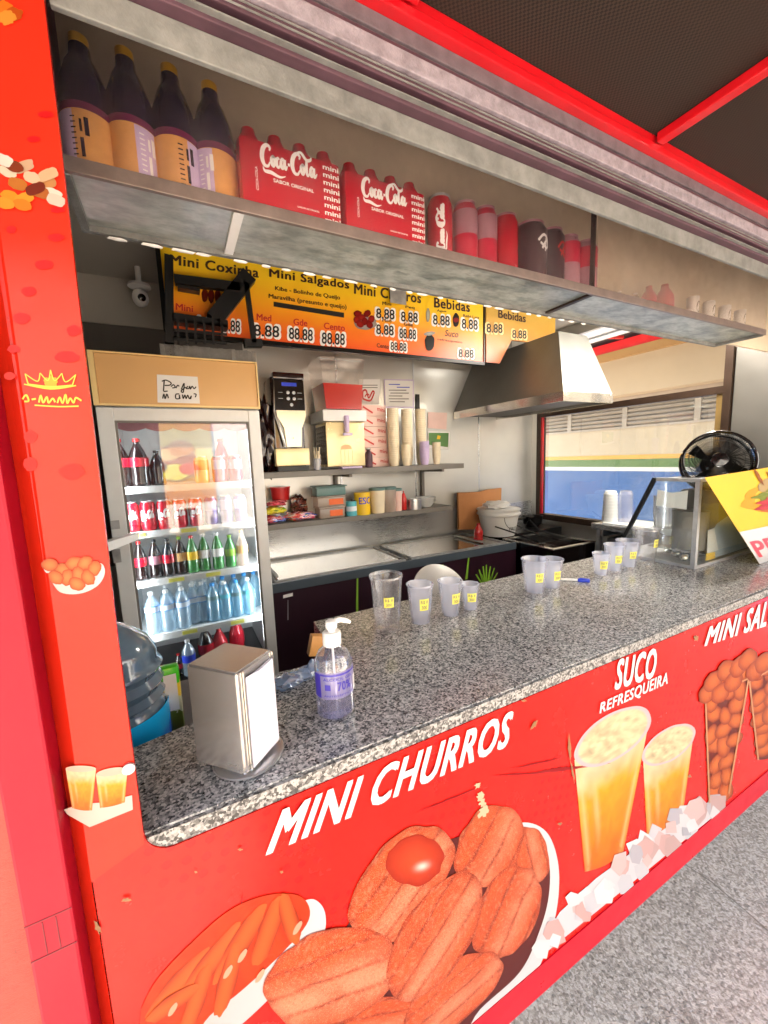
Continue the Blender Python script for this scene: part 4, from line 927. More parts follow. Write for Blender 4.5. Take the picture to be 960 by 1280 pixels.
mt('Frango c/ Queijo', (221, 352), (290, 362), 7, .02); mt('Kibe - Bolinho de Queijo', (344, 364), (425, 376), 6.5, .02); mt('Maravilha (presunto e queijo)', (336, 374), (433, 388), 7, .02)
MB().poly([ony(yt, *p) for p in ((342, 377), (430, 391), (430, 397), (342, 383))], (0, .001, 0)).build('text_bar', 'ink', mb_, rel=True)
for tx, a, b, h in [('Mini', (220, 387), (241, 390), 8), ('Med', (321, 400), (339, 402), 8), ('Gde', (367, 406), (384, 408), 8), ('Cento', (405, 411), (431, 414), 8), ('Mini', (478, 381), (489, 382), 4), ('Peq', (507, 386), (518, 387), 4), ('Med', (478, 402), (489, 403), 4), ('Gde', (505, 407), (516, 408), 4), ('Cento', (471, 434), (486, 436), 5), ('Água', (546, 390), (558, 391), 3.5), ('Refri Lata', (579, 396), (599, 399), 3.5)]:
    mt(tx, a, b, h, .02, 'redink' if h > 7 else 'brownink')
mt('Suco', (556, 420), (573, 422), 8, .01, 'brownink', .2); mt('refresqueira', (547, 426), (578, 430), 3.5, .005)
for tx, a, b, h in [('8.88', (247, 409), (270, 411), 14), ('8.88', (279, 414), (300, 416), 15), ('8.88', (317, 420), (349, 422.5), 15), ('88.88', (361, 424), (391, 427), 15), ('88.88', (402, 430), (431, 432), 15),
                    ('8.88', (470, 398), (493, 400), 13), ('8.88', (501, 402), (522, 404), 13), ('8.88', (470, 418), (492, 420), 13), ('88.88', (499, 423), (520, 425), 13), ('88.88', (488, 438), (508, 440), 11),
                    ('8.88', (541, 406), (562, 408), 13), ('8.88', (577, 411), (597, 413), 13), ('8.88', (573, 447), (592, 448), 11)]: price(tx, a, b, h, yt, panel)
def mini_print(u, v, a, b, an, col, k, nm='printed_food'):
    o = disk_print(nm, ell(u, v, a, b, an, yt - .0006 - k * .0004, k, .1, 24), lambda s_, t_, r: srgb(col) * (1.15 - .5 * r[:, None]), 'print', None, 4)
    for v_ in o.data.vertices: v_.co -= mb_.location
    o.parent = mb_; return o
mini_print(457, 404, 14, 8, 5, 'f2e6e0', 0)
for k, (u, v) in enumerate([(447, 392), (452, 397), (459, 392), (464, 399), (456, 402), (446, 400), (462, 406), (450, 405)]): mini_print(u, v, 5, 4, 20 * k, 'd03024' if k % 2 else 'b8241c', k + 1)
for k, u in enumerate((256, 264, 272)): mini_print(u, 369 + k, 4, 9, 0, '8e2414', k + 1)
mini_print(535, 394, 2.5, 9, 0, 'f4f0d8', 1); mini_print(570, 400, 4, 9, 0, '2a1008', 1); mini_print(570, 400, 4, 3, 0, 'c02020', 2); mini_print(537, 428, 6, 11, 0, '17100c', 1); mini_print(537, 417, 7, 2.5, 8, 'f2f0ea', 2)
# paper clip / tape on the board
tp = MB().box(ony(YM - .02, 488, 378), ony(YM - .018, 507, 356) + Vector((0, 0, .02))).build('tape_strip', 'alu', mb_, rel=True)
# second board deeper in the corner
YM2 = 1.402
m2 = thing('menu_board', 'faded second menu board right of the long one, above the extractor hood', 'menu board', (1.74, YM2, zb0))
p2 = [ony(YM2, 611, 376), ony(YM2, 611, 455)]
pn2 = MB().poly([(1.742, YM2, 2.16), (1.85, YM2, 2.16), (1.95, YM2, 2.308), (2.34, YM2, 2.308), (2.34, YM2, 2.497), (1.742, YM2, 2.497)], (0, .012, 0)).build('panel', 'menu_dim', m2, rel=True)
yt = YM2 - .002
lettering('Bebidas', pxmap(yt, (623, 397), (657, 403), (623, 387), (657, 393)), 'brownink', pn2, .02)
price('8.88', (608, 416), (628, 417), 12, yt, pn2, True); price('8.88', (640, 423), (658, 424), 11, yt, pn2, True)

# ---------------- camera on the ceiling
c0 = ony(1.72, 174, 358)
cc = thing('security_camera', 'small white dome security camera above the fridge', 'security camera', (c0.x, c0.y, ZC - .0))
zc_ = c0.z - ZC
MB().lathe([(.012, -.0), (.012, zc_)], 12).build('stem', 'white_pl', cc, True)
MB().lathe([(.0, zc_ + .012), (.045, zc_ + .008), (.048, zc_ - .004), (.02, zc_ - .014)], 24, cap=False).build('mount', 'white_pl', cc, True)
MB().blob((0, 0, zc_ - .05), (.034, .034, .042), 0, 0, 3).build('ball', 'white_pl', cc, True)
MB().lathe([(.0, .006), (.014, .003), (.018, -.004)], 18, (.008, -.03, zc_ - .058), ax=(.3, -1, -.2), cap=False).build('lens', 'black_gloss', cc, True)

# ---------------- extractor hood
hx0, hx1, hy0, hy1, hz = 1.868, 2.284, .948, YB - .005, 1.87
A_ = onz(2.30, 698, 414); rim = .05
hd = thing('extractor_hood', 'stainless steel extractor hood hanging over the fryer near the end window', 'extractor hood', (hx0, hy0, hz))
m_ = MB(); tx0, tx1, ty0 = A_.x, onz(2.30, 733, 420).x, A_.y; zt = 2.30; zr = hz + rim
b_ = [(hx0, hy0, zr), (hx1, hy0, zr), (hx1, hy1, zr), (hx0, hy1, zr)]; tt = [(tx0, ty0, zt), (tx1, ty0, zt), (tx1, hy1, zt), (tx0, hy1, zt)]
for i in range(4):
    j = (i + 1) % 4; m_.poly([b_[i], b_[j], tt[j], tt[i]])
m_.poly(tt); m_.build('canopy', 'steel_hood', hd, rel=True)
MB().box((hx0 - .002, hy0 - .002, hz), (hx1 + .002, hy0 + .006, zr + .001)).box((hx0 - .002, hy0 + .006, hz), (hx0 + .006, hy1, zr + .001)).box((hx1 - .006, hy0 + .006, hz), (hx1 + .002, hy1, zr + .001)).build('rim', 'chrome', hd, rel=True)
MB().box((hx0 + .006, hy0 + .02, hz + .02), (hx1 - .006, hy1, hz + .024)).build('filter', 'dark_int', hd, rel=True)
MB().box((tx0 + .01, hy1 - .14, zt), (tx1 - .01, hy1 - .03, ZC)).build('duct', 'steel_hood', hd, rel=True)
for p in ((hx0 + .02, hz + .045), (hx1 - .02, hz + .045)):
    MB().lathe([(.004, 0), (.004, .002), (0, .003)], 10, (p[0], hy0 - .002, p[1]), ax=(0, -1, 0)).build('rivet', 'alu', hd, rel=True)

# ---------------- drinks fridge
FY = 1.3; fx0, fx1 = -.242, .352; fzt = 2.028
fg = thing('drinks_fridge', 'tall glass door drinks fridge with tan header and a handwritten note', 'fridge', (.055, FY, .4))
MB().box((fx0, FY + .0, 1.835), (fx1, 1.86, fzt - .004)).build('header_box', 'white_fr', fg, rel=True)
hdr = MB().box((fx0 + .018, FY - .024, 1.842), (fx1 - .006, FY - .001, fzt - .006), bev=.003).build('header_panel', 'tan', fg, rel=True)
MB().box((fx0, FY - .03, 1.834), (fx0 + .0175, FY - .001, fzt)).box((fx1 - .0055, FY - .03, 1.834), (fx1, FY - .001, fzt)).box((fx0 + .018, FY - .03, 1.834), (fx1 - .006, FY - .001, 1.8415)).box((fx0 + .018, FY - .03, fzt - .0055), (fx1 - .006, FY - .001, fzt)).build('header_trim', 'tan_edge', fg, rel=True)
MB().box((fx0, FY + .04, .42), (fx0 + .03, 1.86, 1.834)).box((fx1 - .03, FY + .04, .42), (fx1, 1.86, 1.834)).box((fx0 + .03, 1.83, .42), (fx1 - .03, 1.86, 1.834)).box((fx0 + .03, FY + .04, .42), (fx1 - .03, 1.83, .6)).box((fx0 + .03, FY + .04, 1.80), (fx1 - .03, 1.83, 1.834)).build('cabinet', 'white_fr', fg, rel=True)
gx0, gx1, gz0, gz1 = -.188, .305, .62, 1.782
dr = MB().box((fx0, FY, .5), (gx0, FY + .036, 1.83), bev=.003).box((gx1, FY, .5), (fx1, FY + .036, 1.83), bev=.003).box((gx0 + .0005, FY + .001, gz1), (gx1 - .0005, FY + .035, 1.829)).box((gx0 + .0005, FY + .001, .5), (gx1 - .0005, FY + .035, gz0)).build('door_frame', 'white_fr', fg, rel=True)
MB().box((gx0, FY + .004, gz0), (gx0 + .008, FY + .012, gz1)).box((gx1 - .008, FY + .004, gz0), (gx1, FY + .012, gz1)).box((gx0 + .008, FY + .004, gz1 - .008), (gx1 - .008, FY + .012, gz1)).build('gasket', 'grey_pl', dr, rel=False).location = -fg.location
MB().box((gx0, FY + .014, gz0), (gx1, FY + .018, gz1)).build('door_glass', 'fridge_glass', fg, rel=True)
# two added upright lamps behind the door posts, to brighten the fridge inside
for x_, sgn in ((gx0 - .004, 1), (gx1 + .004, -1)):
    lp = MB().box((x_ - .006, FY + .042, .75), (x_ + .006, FY + .052, 1.76)).build('added_fill_strip', 'fill_soft', fg, rel=True)
    ld_ = bpy.data.lights.new('fridge_fill', 'AREA'); ld_.shape = 'RECTANGLE'; ld_.size = .008; ld_.size_y = 1.0; ld_.energy = .4; ld_.color = (.9, .96, 1)
    lo_ = bpy.data.objects.new('fridge_fill', ld_); COL.objects.link(lo_); lo_.parent = fg; lo_.location = Vector((x_ + sgn * .008, FY + .047, 1.25)) - fg.location
    lo_.rotation_euler = Vector((sgn, .75, 0)).to_track_quat('-Z', 'Y').to_euler()
# white fringed cover under the header
mb = MB(); pts = [ony(FY + .03, 141, 524)]
n_ = 5
P = []
for k in range(n_ * 8 + 1):
    q = k / (n_ * 8); P.append((gx0 + (gx1 - gx0) * q, FY + .032, 1.755 - .012 * abs(math.sin(q * n_ * math.pi))))
mb.poly(P + [(gx1, FY + .032, 1.80), (gx0, FY + .032, 1.80)], (0, .001, 0)).build('scalloped_valance', 'mauve_can', fg, rel=True)
ysf = FY + .065
szs = []
for (a, b) in (((156, 610), (311, 602)), ((158, 667), (317, 652)), ((169, 729), (318, 707)), ((181, 797), (323, 770))):
    szs.append((ony(ysf, *a).z + ony(ysf, *b).z) / 2)
for z in szs:
    sh = MB().box((gx0 - .015, ysf, z - .006), (gx1 + .015, 1.82, z)).build('fridge_shelf', 'white_fr', fg, rel=True)
    MB().box((gx0 - .015, ysf - .004, z - .024), (gx1 + .015, ysf - .0005, z + .004)).build('price_rail', 'white_pl', sh).location = -fg.location
for i, (k, u) in enumerate([(1, 240), (2, 218), (3, 228), (3, 290), (2, 265), (1, 175)]):
    x_ = ony(ysf, u, 700).x; MB().box((x_ - .03, ysf - .006, szs[k] - .018), (x_ + .03, ysf - .0045, szs[k] - .002)).build('shelf_tag', 'yellowtag', fg, rel=True)
# note taped to the header
yn = FY - .0255
note = MB().poly([ony(yn, *p) for p in ((197, 503), (250, 504.5), (247, 471), (196, 468))], (0, .001, 0)).build('paper_note', 'paper', fg, rel=True)
nm = pxmap(yn - .0008, (198, 502), (249, 503), (198, 470), (249, 472))
strokes([[(.08, .8, 1), (.18, .85, 1), (.3, .75, 1), (.27, .66, 1), (.15, .64, 1)], [(.14, .86, 1), (.13, .65, 1), (.12, .42, 1)], [(.3, .6, 1), (.36, .68, 1), (.4, .58, 1), (.33, .55, 1)], [(.42, .55, 1), (.46, .66, 1), (.5, .62, 1)],
         [(.55, .5, 1), (.62, .75, 1), (.6, .4, 1), (.55, .45, 1), (.66, .6, 1)], [(.72, .64, 1), (.67, .55, 1), (.74, .55, 1), (.76, .64, 1), (.78, .53, 1), (.82, .64, 1), (.87, .55, 1), (.92, .63, 1)],
         [(.1, .12, 1), (.13, .3, 1), (.16, .12, 1), (.2, .3, 1), (.24, .14, 1)], [(.12, .4, 1), (.22, .42, 1)], [(.5, .32, 1), (.42, .3, 1), (.42, .14, 1), (.5, .14, 1), (.5, .28, 1), (.52, .12, 1)],
         [(.58, .3, 1), (.6, .14, 1), (.64, .28, 1), (.67, .14, 1), (.71, .28, 1), (.75, .14, 1), (.8, .25, 1), (.78, .12, 1)], [(.86, .34, 1), (.92, .32, 1), (.9, .2, 1)]], nm, .045, 'ink', note, 'handwriting', 1.5, True)
# hinge, handle
MB().box(ony(FY - .004, 139, 662), ony(FY - .001, 149, 650) + Vector((0, .003, 0))).build('hinge_plate', 'alu', fg, rel=True)
MB().box(ony(FY - .004, 142, 704), ony(FY - .001, 150, 686) + Vector((0, .003, 0))).build('hinge_plate', 'alu', fg, rel=True)
hb_ = [ony(.95, 134, 690), ony(.95, 134, 678), ony(1.1, 174, 666), ony(1.1, 174, 674)]
tb = thing('white_ledge', 'small white plastic ledge sticking out behind the red pillar', 'ledge', hb_[0])
MB().poly(hb_, (-.02, .03, 0)).build('body', 'white_pl', tb, rel=True)

# drinks in the fridge
yf = ysf + .042
def shelfthings(z, specs):
    for s_ in specs: s_(z)
zA, zB_, zC_, zD = szs
zE = zD - .30
def fx(u): return ony(yf, u, 690).x
for i, u in enumerate((163, 186)):
    bottle('cola_bottle', ['large cola bottle with red label in the top left corner of the fridge', 'large cola bottle with red label, second on the top fridge shelf'][i], (fx(u) , yf + .01, zA + .001), .2, .038, 'cola', 'red', 'cola_red', 'large cola bottles on the top fridge shelf', lz=(.42, .6))
bottle('cola_bottle', 'dark cola bottle without label, third on the top fridge shelf', (fx(208), yf + .03, zA + .001), .15, .03, 'cola', 'black', None, 'large cola bottles on the top fridge shelf')
for i, u in enumerate((262, 283, 303)):
    can('drink_can', ['pale can with orange band, left of the cans on the top fridge shelf', 'red and white can in the middle of the top fridge shelf cans', 'rightmost red and white can on the top fridge shelf'][i], (fx(u), yf, zA + .001), .118, .030, ['tan', 'cola_red', 'cola_red'][i], 'cans on the top fridge shelf', 'alu', ['orange', 'mauve_can', 'mauve_can'][i])
bottle('cola_bottle', 'pink soda bottle standing behind the cans on the top fridge shelf', (fx(290), yf + .09, zA + .001), .2, .034, 'pink_can', 'red', 'red', cat='bottle')
for i, u in enumerate((170, 191, 211, 230, 250)):
    t = can('drink_can', 'red cola can, %s on the second fridge shelf' % ORD[i], (fx(u), yf, zB_ + .001), .125, .0295, 'cola_red', 'red cola cans on the second fridge shelf')
    b_ = [x for x in bpy.data.objects if x.parent is t and x.name.startswith('body')][0]
    strokes(COKE, cylmap((0, 0, 0), .0302, -55, 50, .045, .085), .16, 'white', b_, 'script_lettering', 2.8)
for i, u in enumerate((269, 287, 305)):
    t = can('drink_can', '%s purple and white can on the second fridge shelf' % ['left', 'middle', 'right'][i], (fx(u), yf, zB_ + .001), .125, .027, 'purple_can', 'purple cans on the second fridge shelf', 'alu', 'lilac')
kinds = [('cola', 'red', 'cola_red', 'cola bottle with red label'), ('cola', 'black', 'mauve_can', 'dark cola bottle with pale label'), ('cola', 'black', 'cola_red', 'dark cola bottle with red band'), ('brown_gloss', 'green', 'tan', 'brown soda bottle with cream label'), ('green_bottle', 'red', 'yellow', 'green bottle with red cap'), ('green_bottle', 'white_pl', 'paper', 'green soda bottle with big white label'), ('green_bottle', 'white_pl', 'paper', 'green soda bottle with white and green label'), ('green_bottle', 'green', 'green', 'small green bottle with bright green label'), ('frost_box', 'tan', 'tan', 'pale brown bottle')]
for i, (mt_, cp, lb, nm_) in enumerate(kinds):
    u = (174, 193, 210, 225, 240, 255, 272, 288, 303)[i]
    bottle('soda_bottle', '%s, %s on third fridge shelf' % (nm_, ORD[i]), (fx(u), yf + .005 * (i % 2), zC_ + .001), .168 if i != 7 else .15, .0255, mt_, cp, lb, 'soda bottles on the third fridge shelf', lz=(.36, .58))
M['wlabel'] = plain('white_blue_water_label', 'dfe8f4', .4); M['wblue'] = plain('sky_blue_label', '2a8fd8', .4)
for i in range(9):
    u = (182, 201, 221, 235, 247, 261, 276, 291, 306)[i]
    if i < 5:
        t = bottle('water_bottle', 'clear water bottle with blue label, %s on the fourth fridge shelf' % ORD[i], (fx(u), yf + (.0 if i < 3 else .035), zD + .001), .185, .030, 'water', 'white_pl', 'wblue', 'water bottles on the fourth fridge shelf', fill=None, lz=(.52, .68), shape='water')
        MB().lathe([(.0308, .54 * .185), (.0308, .66 * .185)], 24, cap=False).build('white_oval', 'wlabel', t, True).scale = (.995, 1, 1)
    else:
        bottle('water_bottle', 'bluish water bottle with pale label, %s on the fourth fridge shelf' % ORD[i], (fx(u), yf + .01, zD + .001), .178, .030, 'bluewater', 'wblue' if i % 2 else 'white_pl', 'teal' if i % 2 else 'cyan', 'water bottles on the fourth fridge shelf', lz=(.58, .68), shape='water')
for i in range(9):
    u = (190, 210, 228, 243, 256, 268, 283, 297, 310)[i]
    bottle('water_bottle', 'water bottle in the back row of the fourth fridge shelf, %s' % ORD[i], (fx(u) + .03, yf + .1, zD + .001), .18, .030, 'water' if i < 5 else 'bluewater', 'white_pl' if i < 5 else 'wblue', None, 'water bottles in the back row', shape='water')
bottle('water_bottle', 'single small water bottle with blue label on the bottom fridge shelf', (fx(222) , yf, zE + .07), .17, .028, 'water', 'white_pl', 'blue', lz=(.4, .6), shape='water')
MB_ = MB().box((gx0 - .012, ysf, zE - .02), (gx1 + .012, 1.82, zE + .069)).build('bottom_tray', 'blade', fg, rel=True)
for i, (u, c_, h_, r_b) in enumerate([(205, 'cola', .1, .022), (243, 'cola', .2, .036), (262, 'cola_red', .17, .036), (286, 'cola_red', .2, .036)]):
    bottle('cola_bottle', ['small dark bottle at the bottom left of the fridge', 'large cola bottle beside the small water bottle at the fridge bottom', 'red labelled bottle at the fridge bottom, left of the last one', 'rightmost red bottle at the bottom of the fridge'][i], (fx(u) + .01, yf + .03 + .02 * i, zE + .07), h_, r_b, c_, 'red', 'cola_red', 'cola bottles at the bottom of the fridge')

# grey wrapped box and black bracket on the fridge
gb = thing('wrapped_box', 'flat grey box in crumpled plastic film on top of the fridge', 'box', (.18, FY + .06, fzt))
a, b = ony(FY, 203, 444), ony(FY, 318, 446)
MB().box((a.x, FY + .005, fzt + .0005), (b.x, FY + .3, fzt + .045), bev=.006).build('carton', 'alu_dull', gb, rel=True)
m_ = MB(); rg = random.Random(8)
N = 22
for k in range(N):
    x0_ = a.x - .006 + (b.x - a.x + .012) * k / N; x1_ = a.x - .006 + (b.x - a.x + .012) * (k + 1) / N
    y0_, y1_ = FY - .002 + rg.uniform(-.004, .003), FY - .002 + rg.uniform(-.004, .003)
    m_.poly([(x0_, y0_, fzt + .001), (x1_, y1_, fzt + .001), (x1_, y1_ + .006, fzt + .052 + rg.uniform(-.004, .004)), (x0_, y0_ + .006, fzt + .052)])
m_.build('plastic_film', 'bag', gb, rel=True)
bk = thing('black_bracket', 'black folding plastic bracket standing on the fridge in front of the menu board', 'bracket', (.15, FY + .03, fzt + .05))
yk = FY + .03
def bar(pa, pb, wpx, d=.035, y=yk):
    a, b = ony(y, *pa), ony(y, *pb); sc = (ony(y, pa[0] + wpx, pa[1]).x - a.x) / 2; dv = (b - a).normalized(); n_ = Vector((-dv.z, 0, dv.x)) * sc
    return [a + n_, b + n_, b - n_, a - n_], (0, d, 0)
for nm_, pa, pb, wp, dd in [('upright', (211, 318), (212, 428), 11, .05), ('cross_bar', (218, 348), (300, 358), 12, .03), ('diagonal_arm', (312, 342), (268, 398), 19, .05), ('rear_leg', (308, 352), (318, 428), 6, .02), ('foot', (306, 428), (328, 428), 9, .04), ('lower_bar', (215, 395), (285, 405), 10, .1), ('top_flap', (222, 357), (250, 362), 5, .04)]:
    p_, d_ = bar(pa, pb, wp, dd); MB().poly(p_, d_).build(nm_, 'black', bk, rel=True)
m_ = MB()
for v0, v1 in ((400, 407), (412, 418), (423, 429)):
    p_, d_ = bar((216, v0), (284, v1), 3.5, .006); m_.poly(p_, d_)
for u in range(222, 286, 11):
    p_, d_ = bar((u, 396), (u + 1, 430), 3, .006, yk - .004); m_.poly(p_, d_)
m_.build('basket_grid', 'black', bk, rel=True)
# ================================================================== back of the kitchen
# ---------------- chest counter along the back wall
by0 = 1.4; bz = 1.008; bx0, bx1 = .362, 2.0
M['bluesteel'] = plain('blue_grey_metal_trim', '5f6a74', .3, .5, .15, 4)
bn = thing('chest_counter', 'long steel topped chest freezer counter with dark aubergine front along the back wall', 'counter', (bx0, by0, .4))
MB().box((bx0, by0, bz - .048), (bx1, by0 + .012, bz), bev=.002).build('front_edge', 'bluesteel', bn, rel=True)
MB().box((bx0, by0 + .0125, bz - .03), (bx1, YB - .012, bz - .012)).build('top', 'steel', bn, rel=True)
for a, b in ((bx0 + .03, 1.15), (1.19, bx1 - .06)):
    f_ = MB().box((a, by0 + .03, bz - .0115), (b, by0 + .045, bz + .004)).box((a, YB - .06, bz - .0115), (b, YB - .045, bz + .004)).box((a, by0 + .0455, bz - .0115), (a + .014, YB - .0605, bz + .004)).box((b - .014, by0 + .0455, bz - .0115), (b, YB - .0605, bz + .004)).build('lid_frame', 'alu', bn, rel=True)
    MB().box((a + .0145, by0 + .046, bz - .006), (b - .0145, YB - .061, bz - .002)).build('lid', 'chrome', bn, rel=True)
MB().box((bx0 + .045, by0 + .08, bz + .005), (bx0 + .06, YB - .12, bz + .018), bev=.003).build('lid_handle', 'alu', bn, rel=True)
MB().box((1.78, by0 + .1, bz + .0045), (1.81, YB - .1, bz + .014), bev=.002).build('lid_rail', 'alu', bn, rel=True)
MB().box((bx0, by0 + .004, .4), (bx1, YB - .01, bz - .0485)).build('body', 'purple', bn, rel=True)
yr = by0 + .0025
def strip(pa, pb, wpx, mat='green', nm='reed_print'):
    a, b = ony(yr, *pa), ony(yr, *pb); w2 = (ony(yr, pa[0] + wpx, pa[1]).x - a.x) / 2
    MB().poly([a - Vector((w2, 0, 0)), a + Vector((w2, 0, 0)), b + Vector((w2 * .5, 0, 0)), b - Vector((w2 * .5, 0, 0))], (0, .001, 0)).build(nm, mat, bn, rel=True)
strip((446, 790), (447, 718), 3.5); strip((583, 724), (586, 697), 3)
for k, (dx, dy) in enumerate([(-13, -12), (-9, -18), (-4, -22), (0, -24), (5, -22), (10, -20), (14, -14), (-6, -12), (7, -12)]):
    strip((608 + dx * .3, 732), (608 + dx, 730 + dy), 2.6, 'green', 'grass_print')
strip((548, 712), (553, 706), 6); strip((360, 775), (360, 750), 1.4, 'alu', 'scratch')
MB().poly([ony(yr, *p) for p in ((354, 744), (366, 741), (366, 745), (354, 748))], (0, .001, 0)).build('sticker', 'paper', bn, rel=True)
MB().box((bx0 + .02, YB - .012, 1.015), (XE, YB, 1.2)).build('splashback', 'steel', tr_)
# ---------------- two wall shelves
y1 = 1.6; z1 = (ony(y1, 455, 585).z); x1a, x1b = .37, ony(y1, 580, 585).x
s1 = thing('wall_shelf', 'upper grey wall shelf carrying the drink machines and cup stacks', 'wall shelf', (x1a, YB, z1))
MB().box((x1a, y1, z1 - .032), (x1b, YB - .001, z1), bev=.002).build('board', 'grey_pl', s1, rel=True)
y2 = 1.66; z2 = ony(y2, 455, 644).z; x2b = ony(y2, 566, 630).x
s2 = thing('wall_shelf', 'lower grey wall shelf with food bags and tubs', 'wall shelf', (x1a, YB, z2))
MB().box((x1a, y2, z2 - .03), (x2b, YB - .001, z2), bev=.002).build('board', 'grey_pl', s2, rel=True)
for x_ in (1.56, .9):
    MB().box((x_, y1 + .03, z1 - .05), (x_ + .02, YB - .001, z1 - .033)).box((x_, YB - .03, z2 + .0), (x_ + .02, YB - .001, z1 - .05)).build('bracket_arm', 'grey_pl', s1, rel=True)

# ---------------- drink mixer
def P1(u, v, y): return ony(y, u, v)
ym = 1.64
a, b = ony(ym, 343, 588), ony(ym, 386, 588); wm = b.x - a.x; hm = ony(ym, 362, 466).z - z1; cx = (a.x + b.x) / 2 + .015
dm = thing('drink_machine', 'tall brown coffee machine with round buttons and a glowing cream drip tray', 'drink machine', (cx, ym, z1 + .001))
w2 = wm * .42
MB().box((-w2 - .01, .03, .0), (w2, .22, hm * .97), bev=.012).build('body', 'brown_gloss', dm, True)
MB().poly([(-w2, .0, hm * .93), (w2, .0, hm * .93), (w2, 0, hm * .62), (-w2, 0, hm * .62)], (0, .03, 0)).build('control_panel', 'black_gloss', dm)
MB().box((-w2 - .004, -.004, hm * .935), (w2 + .004, .05, hm), bev=.006).build('top_cap', 'brown_gloss', dm, True)
pr = [(-w2, .62), (-w2 * .95, .56), (-w2 * .55, .44), (-w2 * .45, .25), (w2 * .55, .25), (w2 * .65, .44), (w2 * .98, .56), (w2, .62)]
MB().poly([(x, -.012, z * hm) for x, z in pr], (0, .04, 0)).build('spout_cover', 'warmsteel', dm)
MB().poly([(-w2, -.003, .93 * hm), (-w2 - .004, -.003, .62 * hm), (-w2 * .6, -.014, .42 * hm), (-w2 * .5, -.014, .25 * hm), (-w2 * .62, -.01, .25 * hm), (-w2 - .012, -.003, .6 * hm)], (0, .004, 0)).build('chrome_trim', 'chrome', dm)
for i, (x, z) in enumerate([(-.12, .80), (.28, .80), (-.12, .74), (.28, .74), (.08, .68)]):
    MB().lathe([(.0, .0), (.009, 0), (.009, .004), (0, .005)], 14, (x * w2, -.001, z * hm), ax=(0, -1, 0)).build('button', 'alu', dm, True)
MB().box((-w2 * .5, -.0015, hm * .865), (w2 * .5, 0, hm * .9)).build('display', 'blue', dm)
for z in (.80, .74):
    for x in (-.62, .68): MB().box((x * w2 - .012, -.0015, z * hm - .001), (x * w2 + .012, 0, z * hm + .001)).build('button_caption', 'alu', dm)
MB().box((-w2 - .02, -.02, hm * .055), (w2 + .005, .03, hm * .235), bev=.006).build('drip_tray', 'dispenser', dm, True)
MB().box((-w2 - .01, -.01, 0), (w2, .03, hm * .05)).build('foot', 'black', dm)
MB().lathe([(.002, 0), (.003, .004), (0, .006)], 8, (0, -.0125, hm * .34), ax=(0, -1, 0)).build('spout_mark', 'ink', dm)
# black bin bag behind the mixer
bb = thing('rubbish_bag', 'crumpled brown plastic bag between the fridge and the coffee machine', 'bag', (ony(1.68, 334, 580).x, 1.7, z1 + .001))
m_ = MB(); 
pts = [(-.02, 0), (.075, 0), (.06, .08), (.045, .2), (.05, .3), (.02, .36), (-.02, .33), (-.035, .2), (-.03, .1)]
m_.blob((.012, .03, .19), (.055, .05, .19), 3, .5, 4, 3.2); m_.build('film', 'brown_gloss', bb, True)

# ---------------- juice dispenser
yj = 1.63
L_, R_ = ony(yj, 412, 580).x, ony(yj, 455, 580).x; wj = R_ - L_ + .02; jz = lambda v: ony(yj, 430, v).z - z1
jd = thing('juice_dispenser', 'juice dispenser with clear tank of red juice and cream front', 'juice dispenser', ((L_ + R_) / 2, yj, z1 + .001))
MB().box((-wj / 2, 0, jz(583)), (wj / 2, .19, jz(528)), bev=.004).build('body', 'dispenser', jd, True)
MB().box((-wj / 2 - .003, .012, jz(580)), (-wj / 2 - .0005, .18, jz(532))).build('side_grille', 'blade', jd)
for k in range(5):
    for j in range(9):
        z = jz(578) + (jz(532) - jz(578)) * (j + .5) / 9
        MB().box((-wj / 2 - .005, .025 + k * .033, z - .005), (-wj / 2 - .003, .033 + k * .033, z + .005), rot=Matrix.Rotation(R(40), 3, 'X')).build('grille_bar', 'grey_pl', jd)
MB().box((-wj / 2 - .02, -.02, jz(527)), (wj / 2 + .012, .22, jz(513)), bev=.006).build('tank_base', 'white_pl', jd, True)
zt0, zt1, zj = jz(512), jz(452), jz(480)
def frust(w0, d0, w1, d1, za, zb_, y0): 
    b_ = [(-w0, y0, za), (w0, y0, za), (w0, y0 + d0, za), (-w0, y0 + d0, za)]; t_ = [(-w1, y0 - .004, zb_), (w1, y0 - .004, zb_), (w1, y0 + d1, zb_), (-w1, y0 + d1, zb_)]
    m_ = MB()
    for i in range(4): m_.poly([b_[i], b_[(i + 1) % 4], t_[(i + 1) % 4], t_[i]])
    return m_, b_, t_
m_, b_, t_ = frust(wj * .47, .19, wj * .56, .215, zt0, zt1, .0); m_.build('tank', 'tank', jd)
q = (zj - zt0) / (zt1 - zt0); m_, b_, t_ = frust(wj * .46, .186, wj * (.46 + .09 * q), .186 + .025 * q, zt0 + .002, zj, .004); m_.poly(t_).poly(b_[::-1]).build('red_juice', 'slush', jd)
MB().box((-wj * .58, -.008, zt1), (wj * .58, .225, zt1 + .02), bev=.007).build('lid', 'tank', jd, True)
MB().box((-.012, -.03, jz(540)), (.012, .0, jz(520)), bev=.003).box((-.028, -.035, jz(545)), (.028, -.027, jz(542))).lathe([(.012, jz(541)), (.016, jz(527)), (.016, jz(521))], 14, (0, -.02, 0)).build('tap', 'lilac', jd, True)
MB().poly([(-.035, -.0008, jz(562)), (.035, -.0008, jz(562)), (.03, -.0008, jz(558)), (.01, -.0008, jz(556)), (-.01, -.0008, jz(556)), (-.03, -.0008, jz(558))], (0, .0006, 0)).build('embossed_arc', 'tan', jd)
for x in (-.036, -.012, .012, .036): MB().box((x - .001, -.001, jz(580)), (x + .001, -.0002, jz(563))).build('embossed_line', 'tan', jd)
MB().box((-.055, -.06, 0), (.07, .0, .012), bev=.004).build('drip_tray', 'lilac', jd, True)
